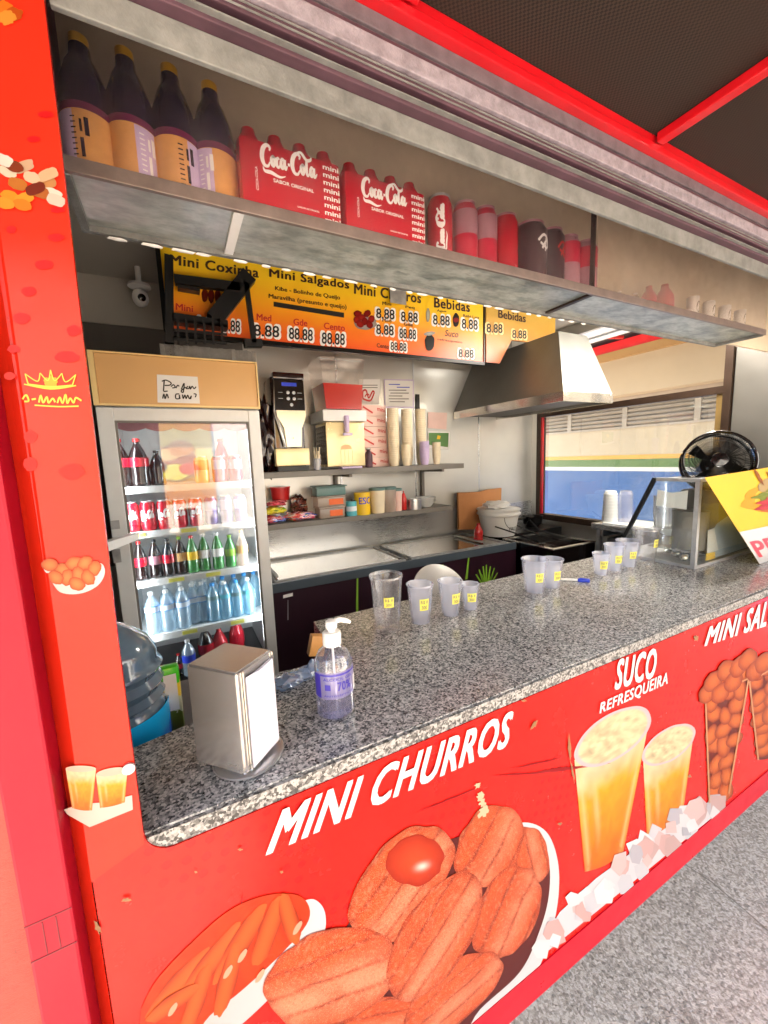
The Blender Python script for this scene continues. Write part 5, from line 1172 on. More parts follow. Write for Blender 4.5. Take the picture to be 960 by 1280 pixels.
def lid_cup(nm, lab, loc, h, r, mat, cat='cup'):
    t = thing(nm, lab, cat, loc); MB().lathe([(r * .8, 0), (r, h * .85)], 20).build('body', mat, t, True)
    return t
c0 = ony(1.62, 398, 588); t = lid_cup('straw_cup', 'small clear cup of cream straws between the two drink machines', (c0.x, 1.63, z1 + .001), .075, .024, 'cup')
for k in range(9):
    a = k * .7; MB().tube([(math.cos(a) * .006, math.sin(a) * .006, .004), (math.cos(a) * .018, math.sin(a) * .014, .085 + .02 * (k % 3))], .0028, 6).build('straw', 'cream', t, True)
c0 = ony(1.62, 463, 583)
t = bottle('shaker', 'dark purple metal shaker in front of the straw boxes', (c0.x, 1.64, z1 + .001), .115, .024, 'rail_purple', 'alu', None, cat='shaker', shape='water', neck=.6)
# straw boxes, stacked
bx_l, bx_r = ony(1.72, 453, 560).x, ony(1.72, 484, 560).x
zlev = [ony(1.72, 470, v).z for v in (586, 572, 559, 546, 533, 520, 506)]
for k in range(6):
    za, zb_ = (z1 + .001 if k == 0 else zlev[k] + .0), zlev[k + 1] - .0015
    t = thing('straw_box', 'pale pink straw box with red stripe, %s in its stack' % ['lowest', 'second from the bottom', 'third from the bottom', 'fourth from the bottom', 'second from the top', 'topmost'][k], 'box', ((bx_l + bx_r) / 2, 1.72, za), 0, 'stacked straw boxes')
    w_ = (bx_r - bx_l) / 2; h_ = zb_ - za; dx = [.01, .008, 0, 0, -.002, .0][k]
    MB().box((-w_ + dx, 0, 0), (w_ + dx, .14, h_), bev=.001).build('carton', 'pinkpaper', t)
    MB().poly([(-w_ * .85 + dx, -.0008, h_ * .75), (-w_ * .1 + dx, -.0008, h_ * .2), (-w_ * .05 + dx, -.0008, h_ * .35), (-w_ * .8 + dx, -.0008, h_ * .9)], (0, .0006, 0)).build('stripe_print', 'redink', t)
    lettering('mini', quad((w_ * .3 + dx, -.001, h_ * .5), (w_ * .9 + dx, -.001, h_ * .35), (w_ * .3 + dx, -.001, h_ * .85), (w_ * .9 + dx, -.001, h_ * .7)), 'redink', t, .02, rel=False)
# cup stacks
def cupstack(lab, u, vtop, vbot, y, r, mat='cream', n=None, tilt=0):
    r *= 1.3
    c = ony(y, u, vbot); h = ony(y, u, vtop).z - z1
    t = thing('cup_stack', lab, 'cup stack', (c.x, y, z1 + .001), 0, 'stacks of paper cups on the upper wall shelf')
    n = n or max(3, int(h / .013)); st_ = (h - .05) / n if h > .06 else .01
    pr = [(r * .72, 0)]
    for k in range(n + 1):
        z = min(h, .05 + st_ * k); pr += [(r * .97, z - .004), (r * 1.03, z - .003), (r * 1.03, z), (r * .955, z + .001)]
    MB().lathe(pr[:-1], 22).build('cups', mat, t, True); return t
cupstack('tallest stack of cream paper cups, beside the straw boxes', 493, 511, 585, 1.68, .028)
cupstack('short thin stack of white cups leaning at the straw boxes', 484, 528, 586, 1.76, .022, 'paper')
cupstack('cream cup stack in the middle of the shelf, behind the small cone', 510, 512, 584, 1.72, .027)
cupstack('small upside down cone of cream cups in front of the middle stack', 508, 556, 584, 1.64, .022)
cupstack('cream cup stack right of the metal bracket, reaching the pinned paper', 527, 512, 584, 1.74, .027)
cupstack('small lilac cup stack near the right end of the shelf', 531, 552, 584, 1.63, .024, 'lilac')
cupstack('rightmost small cream cup stack on the shelf', 546, 553, 584, 1.66, .021)
# papers on the wall
yw = YB - .006
def sheet_(lab, px, mat, cat='notice', nm='wall_paper', th=.0012):
    p_ = [ony(yw, *q) for q in px]; c = sum(p_, Vector()) / len(p_)
    t = thing(nm, lab, cat, c); MB().poly(p_, (0, th, 0)).build('sheet', mat, t, rel=True); return t
t = sheet_('white notice with a red outline emblem, half behind the juice dispenser', ((449, 505), (474, 505), (475, 474), (449, 474)), 'paper')
strokes([[(.1, .2, 1), (.1, .6, 1), (.35, .65, 1), (.55, .25, 1), (.85, .6, 1), (1, .55, 1)], [(.1, .2, 1), (.5, .1, 1), (.75, .15, 1), (1, .55, 1)], [(.25, .3, .8), (.4, .45, .8), (.6, .4, .8)]], pxmap(yw - .001, (452, 503), (468, 503), (452, 480), (468, 480)), .1, 'redink', t, 'emblem', 1, True)
for k in range(2): MB().poly([ony(yw - .001, *q) for q in ((453, 481 + k * 3), (472, 481 + k * 3), (472, 482 + k * 3), (453, 482 + k * 3))], (0, .0005, 0)).build('text_line', 'grey_pl', t, rel=True)
t = sheet_('framed white certificate on the steel wall above the cup stacks', ((482, 508), (516, 508.5), (516, 476), (481, 475)), 'paper', 'certificate', 'certificate')
MB().poly([ony(yw + .0015, *q) for q in ((480.5, 510), (517.5, 510), (517, 474.5), (480, 474))], (0, .001, 0)).build('frame', 'lilac', t, rel=True)
for k, (u0, u1) in enumerate([(486, 500), (496, 512), (486, 508), (488, 511), (486, 503), (486, 511), (487, 506)]):
    v_ = 480 + k * 3.6; MB().poly([ony(yw - .001, *q) for q in ((u0, v_ + 1), (u1, v_ + 1.2), (u1, v_), (u0, v_))], (0, .0005, 0)).build('text_line', 'grey_pl' if k > 1 else 'blue', t, rel=True)
t = sheet_('small pale pink paper pinned to the wall near the hood', ((535, 535), (558, 537), (559, 516), (535, 515)), 'pinkpaper')
t = sheet_('green card with a yellow dot on a white sheet, pinned below the pink paper', ((535, 560), (562, 562), (562, 540), (535, 539)), 'paper')
MB().poly([ony(yw - .0012, *q) for q in ((536, 556), (560, 559), (561, 541), (536, 541))], (0, .0006, 0)).build('green_print', plain('green_card', '5c8a4a', .5), t, rel=True)
MB().poly([ony(yw - .002, *q) for q in ((546, 549), (550, 549), (551, 545), (547, 544))], (0, .0004, 0)).build('yellow_dot', 'yellow', t, rel=True)
c0 = ony(YB - .01, 522, 510); t = thing('wall_hook', 'short dark vertical metal strap on the wall right of the certificate', 'hook', c0)
MB().box(ony(YB - .012, 520, 512), ony(YB - .008, 524, 493)).build('strap', 'blade', t, rel=True)

# ---------------- things on the lower shelf
def S2(u, y=1.7): return ony(y, u, 640).x
sy = y2 + .02
ps_ = plain('bright_snack_bag', 'c43a4a', .25, 0, .5, 14, coat=.6)
def bagmat(name, cols):
    t = NT(name); f = t.noise(26, 3, .7, (.6, 1, 2.5)); n_ = len(cols)
    t.set(Base_Color=t.ramp(f, [(.32 + .36 * i / n_, lin(c)) for i, c in enumerate(cols)], 'CONSTANT'), Roughness=.25, Coat_Weight=.6); t.bump(t.noise(18, 3), .6, .01); return t.m
for i, (u, v, ru, rz_, cols, lab) in enumerate([(340, 658, .075, .022, ['c43a58', 'e8a0b0', 'c43a58'], 'flat pink snack bag lying at the bottom of the bag pile by the fridge'), (377, 656, .085, .024, ['d24a6a', 'f0c0c8', '3a5ab0'], 'pink snack bag lying at the bottom right of the bag pile'),
        (343, 649, .07, .02, ['2f4fb0', '8fa8e0', 'c83a50'], 'blue snack bag under the yellow one'), (373, 645, .08, .024, ['c83a60', 'e86a50', 'f0d0c0', '40a060'], 'multicoloured red snack bag on top right of the bag pile'),
        (341, 638, .07, .024, ['d8d020', 'f0e860', '6a9a30'], 'yellow and green snack bag in the pile beside the fridge'), (345, 629, .06, .018, ['c02a38', 'e87080', '701828'], 'red snack bag on top left of the bag pile')]):
    c = ony(sy + .06, u, v); t = thing('snack_bag', lab, 'bag', (c.x, sy + .06, max(c.z, z2 + rz_)), 0, 'snack bags on the lower shelf')
    MB().blob((0, 0, 0), (ru, .07, rz_), i, .35, 3, 2.2).build('packet', bagmat('snack_packet_%d' % i, cols), t, True)
c = ony(sy + .1, 352, 618); t = thing('red_pot', 'red plastic pot behind the snack bags', 'pot', (c.x, sy + .13, c.z - .035))
MB().lathe([(.05, 0), (.056, .07), (.06, .072), (.06, .078)], 24).build('pot', 'red', t, True)
c = ony(sy + .12, 376, 630); t = thing('snack_bag', 'dark patterned bag behind the food tubs', 'bag', (c.x, sy + .17, z2 + .07)); MB().blob((0, 0, 0), (.05, .03, .068), 9, .4, 3).build('packet', bagmat('dark_packet', ['2a1a1c', '8a4a3c', '1a1416', 'b0a090']), t, True)
def tub(lab, ul, ur, vt, vb, mat, lid, z=None, labm=None, y=sy):
    a, b = ony(y, ul, vb), ony(y, ur, vb); h = ony(y, (ul + ur) / 2, vt).z - a.z; z = z2 + .001 if z is None else z
    t = thing('food_tub', lab, 'food container', ((a.x + b.x) / 2, y, z)); w_ = (b.x - a.x) / 2
    MB().box((-w_ * .92, 0, 0), (w_ * .92, .1, h * .85), bev=.006).build('box', mat, t, True); MB().box((-w_, -.006, h * .855), (w_, .106, h), bev=.004).build('lid', lid, t, True)
    if labm: MB().box((-w_ * .2, -.0015, h * .15), (w_ * .75, -.0004, h * .7)).build('sticker', labm, t)
    return z + h, t
zq, _ = tub('lower cloudy food tub with orange label, at the bottom of the tub stack', 399, 433, 632, 648, 'frost_box', 'frost_box', None, 'orange')
zq, _ = tub('middle cloudy food tub with orange label', 396, 434, 616, 631, 'frost_box', 'frost_box', zq + .001, 'orange')
zq, _ = tub('grey green plastic tub on top of the tub stack', 394, 434, 600, 614, 'teal', 'teal', zq + .001)
def tin(nm, lab, u, vt, wpx, mat, lidm=None, y=sy, labm=None, cat='tin', taper=1):
    c = ony(y, u, 642); r = (ony(y, u + wpx / 2, 642).x - ony(y, u - wpx / 2, 642).x) / 2; h = ony(y, u, vt).z - z2
    t = thing(nm, lab, cat, (c.x, y + .02, z2 + .001)); MB().lathe([(r * taper, 0), (r, h * .9)], 26).build('body', mat, t, True)
    if lidm: MB().lathe([(r * 1.03, h * .9), (r * 1.03, h), (r * .95, h * 1.01)], 26).build('lid', lidm, t, True)
    if labm: MB().lathe([(r * 1.01, h * .3), (r * 1.01, h * .6)], 26, cap=False).build('label_print', labm, t, True)
    return t
tin('blue_tin', 'light blue tin with white print beside the food tubs', 441, 625, 13, 'cyan', None, labm='wlabel')
t = thing('dark_mug', 'black scoop standing in the blue tin', 'scoop', (ony(sy, 442, 640).x, sy + .02, z2 + .05)); MB().box((-.012, -.006, 0), (.03, .006, .045), bev=.003, rot=Matrix.Rotation(R(20), 3, 'Y')).build('blade', 'black', t)
t = tin('yellow_tin', 'yellow chocolate powder tin with blue lettering', 455, 616, 18, 'yellow', 'yellow')
rr = (ony(sy, 464, 642).x - ony(sy, 446, 642).x) / 2 + .001; hh = ony(sy, 455, 616).z - z2
lettering('ESC', cylmap((0, 0, 0), rr, -45, 45, hh * .5, hh * .8), 'blue', t, .02, rel=False)
for i, (u, vt, wd, m_2, lab) in enumerate([(474, 610, 18, 'cream', 'tall cream tub with green lid, left one'), (489, 609, 16, 'frost_box', 'clear tub of pale pink mix with green lid'), (499, 611, 11, 'pinkpaper', 'narrow pale tub at the right of the green lidded tubs')]):
    tin('tall_tub', lab, u, vt, wd, m_2, 'teal', cat='tub', taper=.85)
bottle('ketchup_bottle', 'red squeeze sauce bottle beside the white bowls', (ony(sy, 507, 640).x, sy + .02, z2 + .001), .125, .02, 'red', 'red', None, neck=.12, shape='soda')
c = ony(sy, 541, 632)
for k in range(3):
    t = thing('white_bowl', '%s white bowl in the stack at the right end of the lower shelf' % ['lowest', 'middle', 'topmost'][k], 'bowl', (c.x - .01, sy + .07, z2 + .001 + k * .012), 0, 'white bowls on the lower shelf')
    MB().lathe([(.035, 0), (.05, .02), (.066, .04), (.069, .042), (.064, .039), (.047, .02), (.03, .004), (0, .003)], 30, cap=False).build('bowl', 'white_pl', t, True)
t = tin('steel_cup', 'small steel cup between the sauce bottle and the bowls', 520, 622, 16, 'steel', None, cat='cup')

# ---------------- corner: board, bucket, sauce, fryer, side table
tb_ = thing('cutting_board', 'worn brown board leaning against the steel wall behind the white bucket', 'board', ony(1.84, 600, 650))
p_ = [ony(1.84, *q) for q in ((574, 662), (625, 662), (627, 610), (610, 612), (600, 615), (573, 616))]; MB().poly(p_, (0, .02, 0)).build('board', 'kraft', tb_, rel=True)
yb_ = 1.62; c = ony(1.66, 623, 668); rb = (ony(yb_, 650, 640).x - ony(yb_, 595, 640).x) / 2 * .76; hb2 = ony(yb_, 622, 637).z - bz
bu = thing('bucket', 'white plastic bucket at the right end of the steel counter', 'bucket', (c.x, 1.66, bz + .005))
MB().lathe([(rb * .72, 0), (rb * .9, hb2 * .75), (rb * .98, hb2 * .78), (rb * .98, hb2 * .84), (rb * .92, hb2 * .85), (rb * .95, hb2)], 36, cap=False).lathe([(0, .002), (rb * .72, 0)], 36, cap=False).build('pail', 'white_pl', bu, True)
MB().lathe([(rb * .96, hb2 * .94), (rb * .99, hb2 * .97), (rb * .9, hb2 * .99), (0, hb2)], 36, cap=False).build('rim', 'white_pl', bu, True)
MB().tube([(rb * .2 + rb * .75 * math.cos(R(a)), -rb * .95, hb2 * .75 - hb2 * .5 * math.sin(R(a))) for a in range(0, 181, 15)], .002, 6).build('handle', 'blade', bu, True)
lettering('FRITAS', cylmap((0, 0, 0), rb * .86, -10, 35, hb2 * .25, hb2 * .36), 'ink', bu, .01, rel=False)
bt = thing('plastic_bag', 'crumpled white plastic bag on top of the bucket', 'bag', (bu.location.x - .02, bu.location.y, bu.location.z + hb2)); MB().blob((0, 0, .026), (rb * .62, rb * .5, .028), 6, .4, 3).build('film', 'white_pl', bt, True)
bottle('sauce_bottle', 'dark red sauce bottle left of the white bucket', (ony(1.58, 598, 665).x, 1.58, bz + .005), .12, .032, 'slush', 'red', None, neck=.35)
fr = thing('fryer', 'black deep fryer with open steel well and baskets under the hood', 'fryer', (2.03, 1.12, .5))
zf = 1.0
m_ = MB(); fxa, fxb, fya, fyb = 2.02, 2.42, 1.12, 1.55
m_.box((fxa, fya, .5), (fxb, fyb, zf - .06)).box((fxa, fya, zf - .0599), (fxa + .02, fyb, zf)).box((fxb - .02, fya, zf - .0599), (fxb, fyb, zf)).box((fxa + .02, fya, zf - .0599), (fxb - .02, fya + .02, zf)).box((fxa + .02, fyb - .02, zf - .0599), (fxb - .02, fyb, zf)).build('cabinet', 'black_gloss', fr, rel=True)
MB().box((fxa + .02, fya + .02, zf - .059), (fxb - .02, fyb - .02, zf - .035)).build('oil', 'cola', fr, rel=True)
MB().box((fxa - .002, fya - .004, zf + .0005), (fxb + .002, fya + .016, zf + .008)).box((fxa - .002, fyb - .016, zf + .0005), (fxb + .002, fyb, zf + .008)).box((fxa - .002, fya + .0165, zf + .0005), (fxa + .016, fyb - .0165, zf + .008)).box((fxb - .016, fya + .0165, zf + .0005), (fxb + .002, fyb - .0165, zf + .008)).build('well_rim', 'chrome', fr, rel=True)
for k, (x, y, dx, dy) in enumerate([(2.1, 1.5, -.3, .1), (2.25, 1.52, -.2, .18), (2.33, 1.5, .02, .2)]):
    MB().tube([(x, y - .2, zf + .01), (x, y, zf + .04), (x + dx * .5, y + dy * .5, zf + .1)], .005, 8).build('basket_handle', 'black', fr, True, rel=True)
for k in range(2):
    x0_ = 2.08 + k * .16; m_ = MB()
    for j in range(8): m_.tube([(x0_ + j * .018, 1.25, zf + .02), (x0_ + j * .018, 1.5, zf + .03)], .0015, 4)
    for j in range(9): m_.tube([(x0_, 1.25 + j * .03, zf + .021), (x0_ + .126, 1.25 + j * .03, zf + .021)], .0015, 4)
    m_.build('wire_basket', 'blade', fr, rel=True)
gr = thing('gas_stove', 'dark small stove with pans behind the fryer', 'stove', (2.45, 1.55, .6))
MB().box((2.05, 1.57, .6), (2.66, 1.88, 1.02), bev=.005).build('body', 'blade', gr, rel=True)
for x in (2.2, 2.5): MB().lathe([(.05, 1.021), (.055, 1.035), (.02, 1.04)], 20, (x, 1.72, 0)).build('burner', 'black', gr, True, rel=True)
t = thing('saucepan', 'dark saucepan on the small stove below the window', 'pan', (2.5, 1.72, 1.042)); MB().lathe([(.07, 0), (.08, .06), (.082, .062), (.076, .06), (.066, .004), (0, .003)], 26, cap=False).build('pan', 'blade', t, True); MB().tube([(-.08, 0, .05), (-.2, -.03, .06)], .008, 8).build('handle', 'black', t, True)
st = thing('side_table', 'small steel side table under the end window', 'table', (2.4, .95, .45))
ta, tbk = onz(1.14, 704, 649), onz(1.14, 754, 640); xa = ta.x; y_t = min(1.1, ta.y); yn_ = .60
MB().box((xa, yn_, 1.105), (XE - .005, y_t, 1.14), bev=.002).build('top', 'steel', st, rel=True)
MB().box((xa + .04, yn_ + .06, 1.1405), (XE - .06, y_t - .05, 1.146)).build('tray', 'white_pl', st, rel=True)
for x in (xa + .02, XE - .05):
    for y in (yn_ + .03, y_t - .05): MB().box((x, y, .42), (x + .025, y + .025, 1.1045)).build('leg', 'alu', st, rel=True)
MB().box((xa + .02, y_t - .07, 1.06), (XE - .03, y_t - .055, 1.1)).build('stretcher', 'alu', st, rel=True)
MB().box((xa + .05, yn_ + .05, .5), (XE - .06, y_t - .08, 1.05)).build('inner_box', 'dark_int', st, rel=True)
for i, (u, m_2, nn, lab) in enumerate([(762, 'cream', 10, 'white plastic cup stack on the side table'), (781, 'cup', 8, 'clear plastic cup stack right of the white one on the side table')]):
    c = onz(1.146, u, 652); h = ony(c.y, u, 614).z - 1.146
    t = thing('cup_stack', lab, 'cup stack', (c.x, c.y, 1.147)); pr = []
    for k in range(nn): z = h * .0 + h * k / nn; pr += [(.047 - .001 * k * .8, z), (.047 - .001 * k * .8, z + .003), (.0435 - .001 * k * .8, z + .0031)]
    pr += [(.032, h)]; MB().lathe(pr, 28).build('cups', 'white_pl' if i == 0 else 'cup', t, True)
# ================================================================== on the granite counter
# ---------------- napkin dispenser
pa, pb, pc = onz(1.143, 245, 953), onz(1.143, 307, 971), onz(1.143, 349, 927)
ang = math.atan2(pc.y - pb.y, pc.x - pb.x); L1 = (pb - pa).length; L2 = (pc - pb).length
nd = thing('napkin_dispenser', 'square metal napkin dispenser on a round foot, white napkins showing at one side', 'napkin dispenser', (0, 0, ZT))
A = Vector((pa.x, pa.y, 0)); B = Vector((pb.x, pb.y, 0)); Cc = Vector((pc.x, pc.y, 0)); D_ = A + Cc - B
cen = (A + Cc) / 2; nd.location = (cen.x, cen.y, ZT); a_, b_, c_, d_ = [q - cen for q in (A, B, Cc, D_)]
hN = .162; z0 = .008
m_ = MB().poly([(q.x, q.y, z0) for q in (a_, b_, c_, d_)], (0, 0, hN))
bmesh.ops.bevel(m_.bm, geom=list(m_.bm.edges), offset=.003, segments=2, affect='EDGES'); m_.build('housing', steel('dull_dispenser_steel', 'cfccca', .24, (1, 1, 3), .3, .02), nd, True)
nrm = Vector(((c_ - b_).y, -(c_ - b_).x, 0)).normalized(); ux = (c_ - b_).normalized(); Ls = (c_ - b_).length
def on_side(s, z, o_=.0012): q = b_ + ux * (s * Ls) + nrm * o_; return Vector((q.x, q.y, z0 + z * hN))
MB().poly([on_side(.13, .015), on_side(.13, .985), on_side(.16, .985), on_side(.16, .015)], nrm * .002).poly([on_side(.95, .015), on_side(.95, .985), on_side(.97, .985), on_side(.97, .015)], nrm * .002).build('slot_lip', 'chrome', nd)
M['napkin'] = plain('white_napkins', 'c8c8d8', .85, 0, .04, 20)
rg = random.Random(2); NS = 7
for k in range(NS):
    e = .0008 + k * .0006; s0 = .17 + .01 * rg.random(); s1 = .93 - .015 * rg.random(); zt_ = .93 - .012 * rg.random(); zb2 = .02 + .02 * rg.random()
    pts = [on_side(s0, zb2, e), on_side(s1, zb2 + .03, e + .001), on_side(s1, zt_, e), on_side((s0 + s1) / 2, zt_ - .012, e + .002), on_side(s0, zt_ - .03 * rg.random(), e)]
    MB().poly(pts).build('napkin', 'napkin', nd)
MB().lathe([(.052, 0), (.055, .001), (.055, .004), (.05, .0065), (0, .0075)], 48, (.014, -.004, 0.0005)).build('foot', 'steel', nd, True)
# ---------------- sanitiser bottle
c = onz(ZT, 426, 901); rS = .0355
sx, sy_ = c.x + .004, c.y + rS
sp = thing('sanitizer_bottle', 'clear pump bottle of hand gel with violet label and white pump on the granite', 'bottle', (sx, sy_, ZT))
hS = ony(sy_, 424, 772).z - ZT
pr = [(rS * .85, 0), (rS * .98, .003), (rS, .008), (rS, hS * .5), (rS * .96, hS * .58), (rS * .75, hS * .67), (rS * .42, hS * .73), (rS * .40, hS * .76)]
MB().lathe(pr, 48, cap=False).lathe([(0, .004), (rS * .85, 0)], 48, cap=False).build('body', 'bottle_clear', sp, True)
MB().lathe([(rS * .92, .004), (rS * .95, .006), (rS * .95, hS * .11), (0, hS * .11)], 40).build('gel', see_through('violet_gel', (.75, .72, .93), .25, (.55, .5, .85), .05, .5), sp, True)
MB().lathe([(rS * .46, hS * .735), (rS * .48, hS * .74), (rS * .48, hS * .86), (rS * .42, hS * .875), (rS * .2, hS * .878), (rS * .18, hS * .91)], 32).build('pump_collar', 'white_pl', sp, True)
MB().lathe([(rS * .2, hS * .90), (rS * .3, hS * .915), (rS * .3, hS * .94), (rS * .28, hS * .985), (rS * .15, hS)], 24).tube([(0, 0, hS * .965), (rS * .5, .002, hS * .975), (rS * .85, .0, hS * .95), (rS * 1.05, .0, hS * .925)], [.0055, .0052, .0045, .0032], 12).build('pump_head', 'white_pl', sp, True)
MB().tube([(0, 0, hS * .74), (.003, 0, .02)], .0022, 8).build('dip_tube', 'white_pl', sp, True)
lr = rS + .0008; M['violet'] = plain('violet_label_ink', '3b2f9a', .4); M['violet_film'] = see_through('violet_label_film', (.7, .68, .95), .35, (.55, .5, .85), .3, .3)
def cpatch(par, nm, mat, a0, a1, z0_, z1_, r=lr, n=10):
    m_ = MB(); cm_ = cylmap((0, 0, 0), r, a0, a1, z0_, z1_)
    for i in range(n): m_.poly([cm_(i / n, 0), cm_((i + 1) / n, 0), cm_((i + 1) / n, 1), cm_(i / n, 1)])
    return m_.build(nm, mat, par, True)
cpatch(sp, 'label', 'violet_film', -75, 78, hS * .24, hS * .52)
cpatch(sp, 'label_band', 'violet', -60, 55, hS * .485, hS * .505, lr + .0005); cpatch(sp, 'label_band', 'violet', -85, -60, hS * .25, hS * .5, lr + .0005)
cpatch(sp, 'barcode_area', 'white', 48, 74, hS * .26, hS * .42, lr + .0006)
for k in range(7): cpatch(sp, 'barcode_bar', 'grey_pl', 52 + k * 2.6, 53 + k * 2.6, hS * .30, hS * .40, lr + .001, 2)
lettering('ÁLCOOL GEL', cylmap((0, 0, 0), lr + .001, -50, 38, hS * .44, hS * .475), 'violet', sp, .02, rel=False); lettering('70%', cylmap((0, 0, 0), lr + .001, -10, 30, hS * .33, hS * .42), 'violet', sp, .03, rel=False)
lettering('ANTISSÉPTICO', cylmap((0, 0, 0), lr + .001, -50, 38, hS * .27, hS * .295), 'violet', sp, .01, rel=False)
cpatch(sp, 'label_mark', 'violet', -46, -30, hS * .34, hS * .40, lr + .001); cpatch(sp, 'label_mark', 'violet', 60, 74, hS * .55, hS * .58, rS * .99 + .001)
# ---------------- cups with price stickers
def place_cup(lab, ub, vb, vt, wt, wb, mat, tagd, ribs=0, grp='price sample cups on the counter'):
    f_ = onz(ZT, ub, vb); d = (f_ - Vector(CP)).xy.length
    k = ((onz(ZT, ub + 20, vb) - onz(ZT, ub - 20, vb)).length) / 40
    rb_, rt_ = wb * k / 2 * .93, wt * k / 2 * .93
    dirv = (Vector((f_.x - CP[0], f_.y - CP[1], 0))).normalized(); c = f_ + dirv * rb_
    h = (min(((abs((lambda p_: (lambda q: q[1] / q[2] * F + 640)(WM.T @ (np.array(p_) - CP)))([c.x, c.y, ZT + hh]) - vt), hh) for hh in np.arange(.03, .25, .001))))[1]
    a_face = math.degrees(math.atan2(-dirv.x, dirv.y)) 
    tg = (tagd[0] + 0, h * tagd[1], h * tagd[2]) if tagd else None
    t = cup('plastic_cup', lab, (c.x, c.y, ZT), h, rt_, rb_, mat, tg, grp, ribs)
    t.rotation_euler = (0, 0, -math.atan2(dirv.x, dirv.y)); return t
place_cup('tallest clear plastic cup with yellow price sticker, beside the pump bottle', 485, 792, 718, 44, 33, 'cup_clear', (8, .48, .66), 1)
place_cup('frosted cup with yellow sticker, just right of the tall clear cup', 526, 781, 729, 36, 26, 'cup', (20, .38, .68))
place_cup('frosted cup with yellow sticker, between a taller and a shorter frosted cup', 563, 771, 725, 33, 23, 'cup', (35, .38, .68))
place_cup('smallest frosted cup, at the right end of the left cup row', 588, 763, 729, 25, 19, 'cup', (12, .35, .7))
place_cup('larger of the two touching frosted cups in the middle of the counter', 668, 742, 698, 36, 26, 'cup', (25, .35, .63))
place_cup('smaller of the two touching frosted cups in the middle of the counter', 689, 736, 698, 31, 22, 'cup', (38, .3, .62))
place_cup('short frosted cup at the left of the group by the display case', 751, 719, 691, 24, 18, 'cup', (20, .3, .68))
place_cup('second frosted cup in the group by the display case', 767, 714, 680, 28, 19, 'cup', (30, .32, .62))
place_cup('third frosted cup in the group by the display case, behind the shorter ones', 784, 709, 675, 32, 22, 'cup', (30, .35, .62))
place_cup('tall clear cup standing right in front of the display case', 805, 706, 660, 35, 26, 'cup_clear', (60, .5, .72), 1)
# ---------------- pen, lid, blue sachet, ochre packet
p1, p2 = onz(ZT + .005, 700, 724), onz(ZT + .005, 722, 725); pn = thing('marker_pen', 'white marker pen with blue cap lying beside the middle cups', 'pen', p1)
p3 = onz(ZT + .005, 737, 726)
MB().tube([p1, p2], .0045, 12).build('barrel', 'white_pl', pn, True, rel=True); MB().tube([p2, p2.lerp(p3, .2), p3], [.005, .0085, .0075], 12).build('cap', 'blue', pn, True, rel=True)
c = onz(ZT, 560, 737); ld = thing('round_lid', 'large translucent round lid standing behind the left cups', 'lid', (c.x + .02, .52, ZT + .001))
MB().lathe([(0, .012), (.06, .010), (.105, .002), (.118, 0), (.12, -.006), (.116, -.006)], 48, (0, .02, .004), ax=(.05, -.9, .65), cap=False).build('disc', see_through('milky_lid', (.95, .94, .92), .65, (.92, .9, .86), .25, .3), ld, True)
ld.location.z = ZT - .06 + .02; ld.location.y = .6
bs = thing('blue_gloves', 'crumpled pale blue plastic gloves behind the pump bottle', 'gloves', onz(ZT, 370, 858) + Vector((0, .01, 0)))
MB().blob((-.015, 0, .012), (.028, .02, .015), 4, .5, 3, 2.5).blob((.02, .006, .014), (.026, .016, .014), 8, .5, 3, 2.5).blob((.045, .01, .018), (.014, .008, .02), 2, .4, 3).build('film', see_through('pale_blue_film', (.62, .75, .92), .5, (.4, .55, .8), .2, .7), bs, True)
yp = thing('ochre_packet', 'small ochre paper packet behind the pump bottle', 'packet', onz(ZT, 404, 830) + Vector((.0, .05, 0)))
MB().box((-.016, -.01, 0), (.022, .012, .05), bev=.003, rot=Matrix.Rotation(R(14), 3, 'Y')).build('packet', 'tanlabel', yp, True)
# ---------------- water jug and detergent pouch in the corner behind the pillar
yjg = .33
jg = thing('water_jug', 'big grey blue plastic water jug with blue printed band, half behind the red pillar', 'water jug', (-.150, yjg + .02, 1.03))
M['jug'] = plain('grey_blue_jug', '5c7286', .12, 0, .45, 7, coat=1)
pr = [(.075, 0), (.09, .01), (.092, .05), (.09, .10), (.082, .112), (.091, .122), (.083, .135), (.091, .15), (.082, .165), (.091, .18), (.082, .195), (.083, .21), (.07, .235), (.04, .262), (.02, .275), (.02, .30)]
m_ = MB().lathe(pr, 40); m_.build('body', 'jug', jg, True)
t = NT('blue_wave_print'); sx_ = t.n('SeparateXYZ'); t.l(t.co(), sx_.inputs[0]); f = t.math('ADD', t.math('MULTIPLY', sx_.outputs[2], 9), t.math('MULTIPLY', t.noise(14, 2, .4), .9))
t.set(Base_Color=t.ramp(f, [(.55, lin('1a2fc0')), (.85, lin('1560d8')), (1.0, lin('18a8e8'))], 'EASE'), Roughness=.25, Coat_Weight=.4); M['wave'] = t.m
MB().lathe([(.093, .002), (.0945, .01), (.0945, .095), (.0935, .10)], 40, cap=False).build('printed_band', 'wave', jg, True)
pc_ = thing('detergent_pouch', 'green and yellow detergent pouch beside the water jug', 'pouch', (ony(.36, 210, 900).x, .37, 1.04))
t = NT('green_pouch_print'); sx_ = t.n('SeparateXYZ'); t.l(t.co(), sx_.inputs[0]); f = t.math('ADD', t.math('MULTIPLY', sx_.outputs[2], 5.5), t.math('MULTIPLY', t.noise(28, 3, .5), .35))
t.set(Base_Color=t.ramp(f, [(.12, lin('6a7a28')), (.42, lin('c8ccb0')), (.62, lin('e8c840')), (.78, lin('3fc41c')), (1.0, lin('e8a82c'))], 'CONSTANT'), Roughness=.3, Coat_Weight=.4); M['pouch'] = t.m
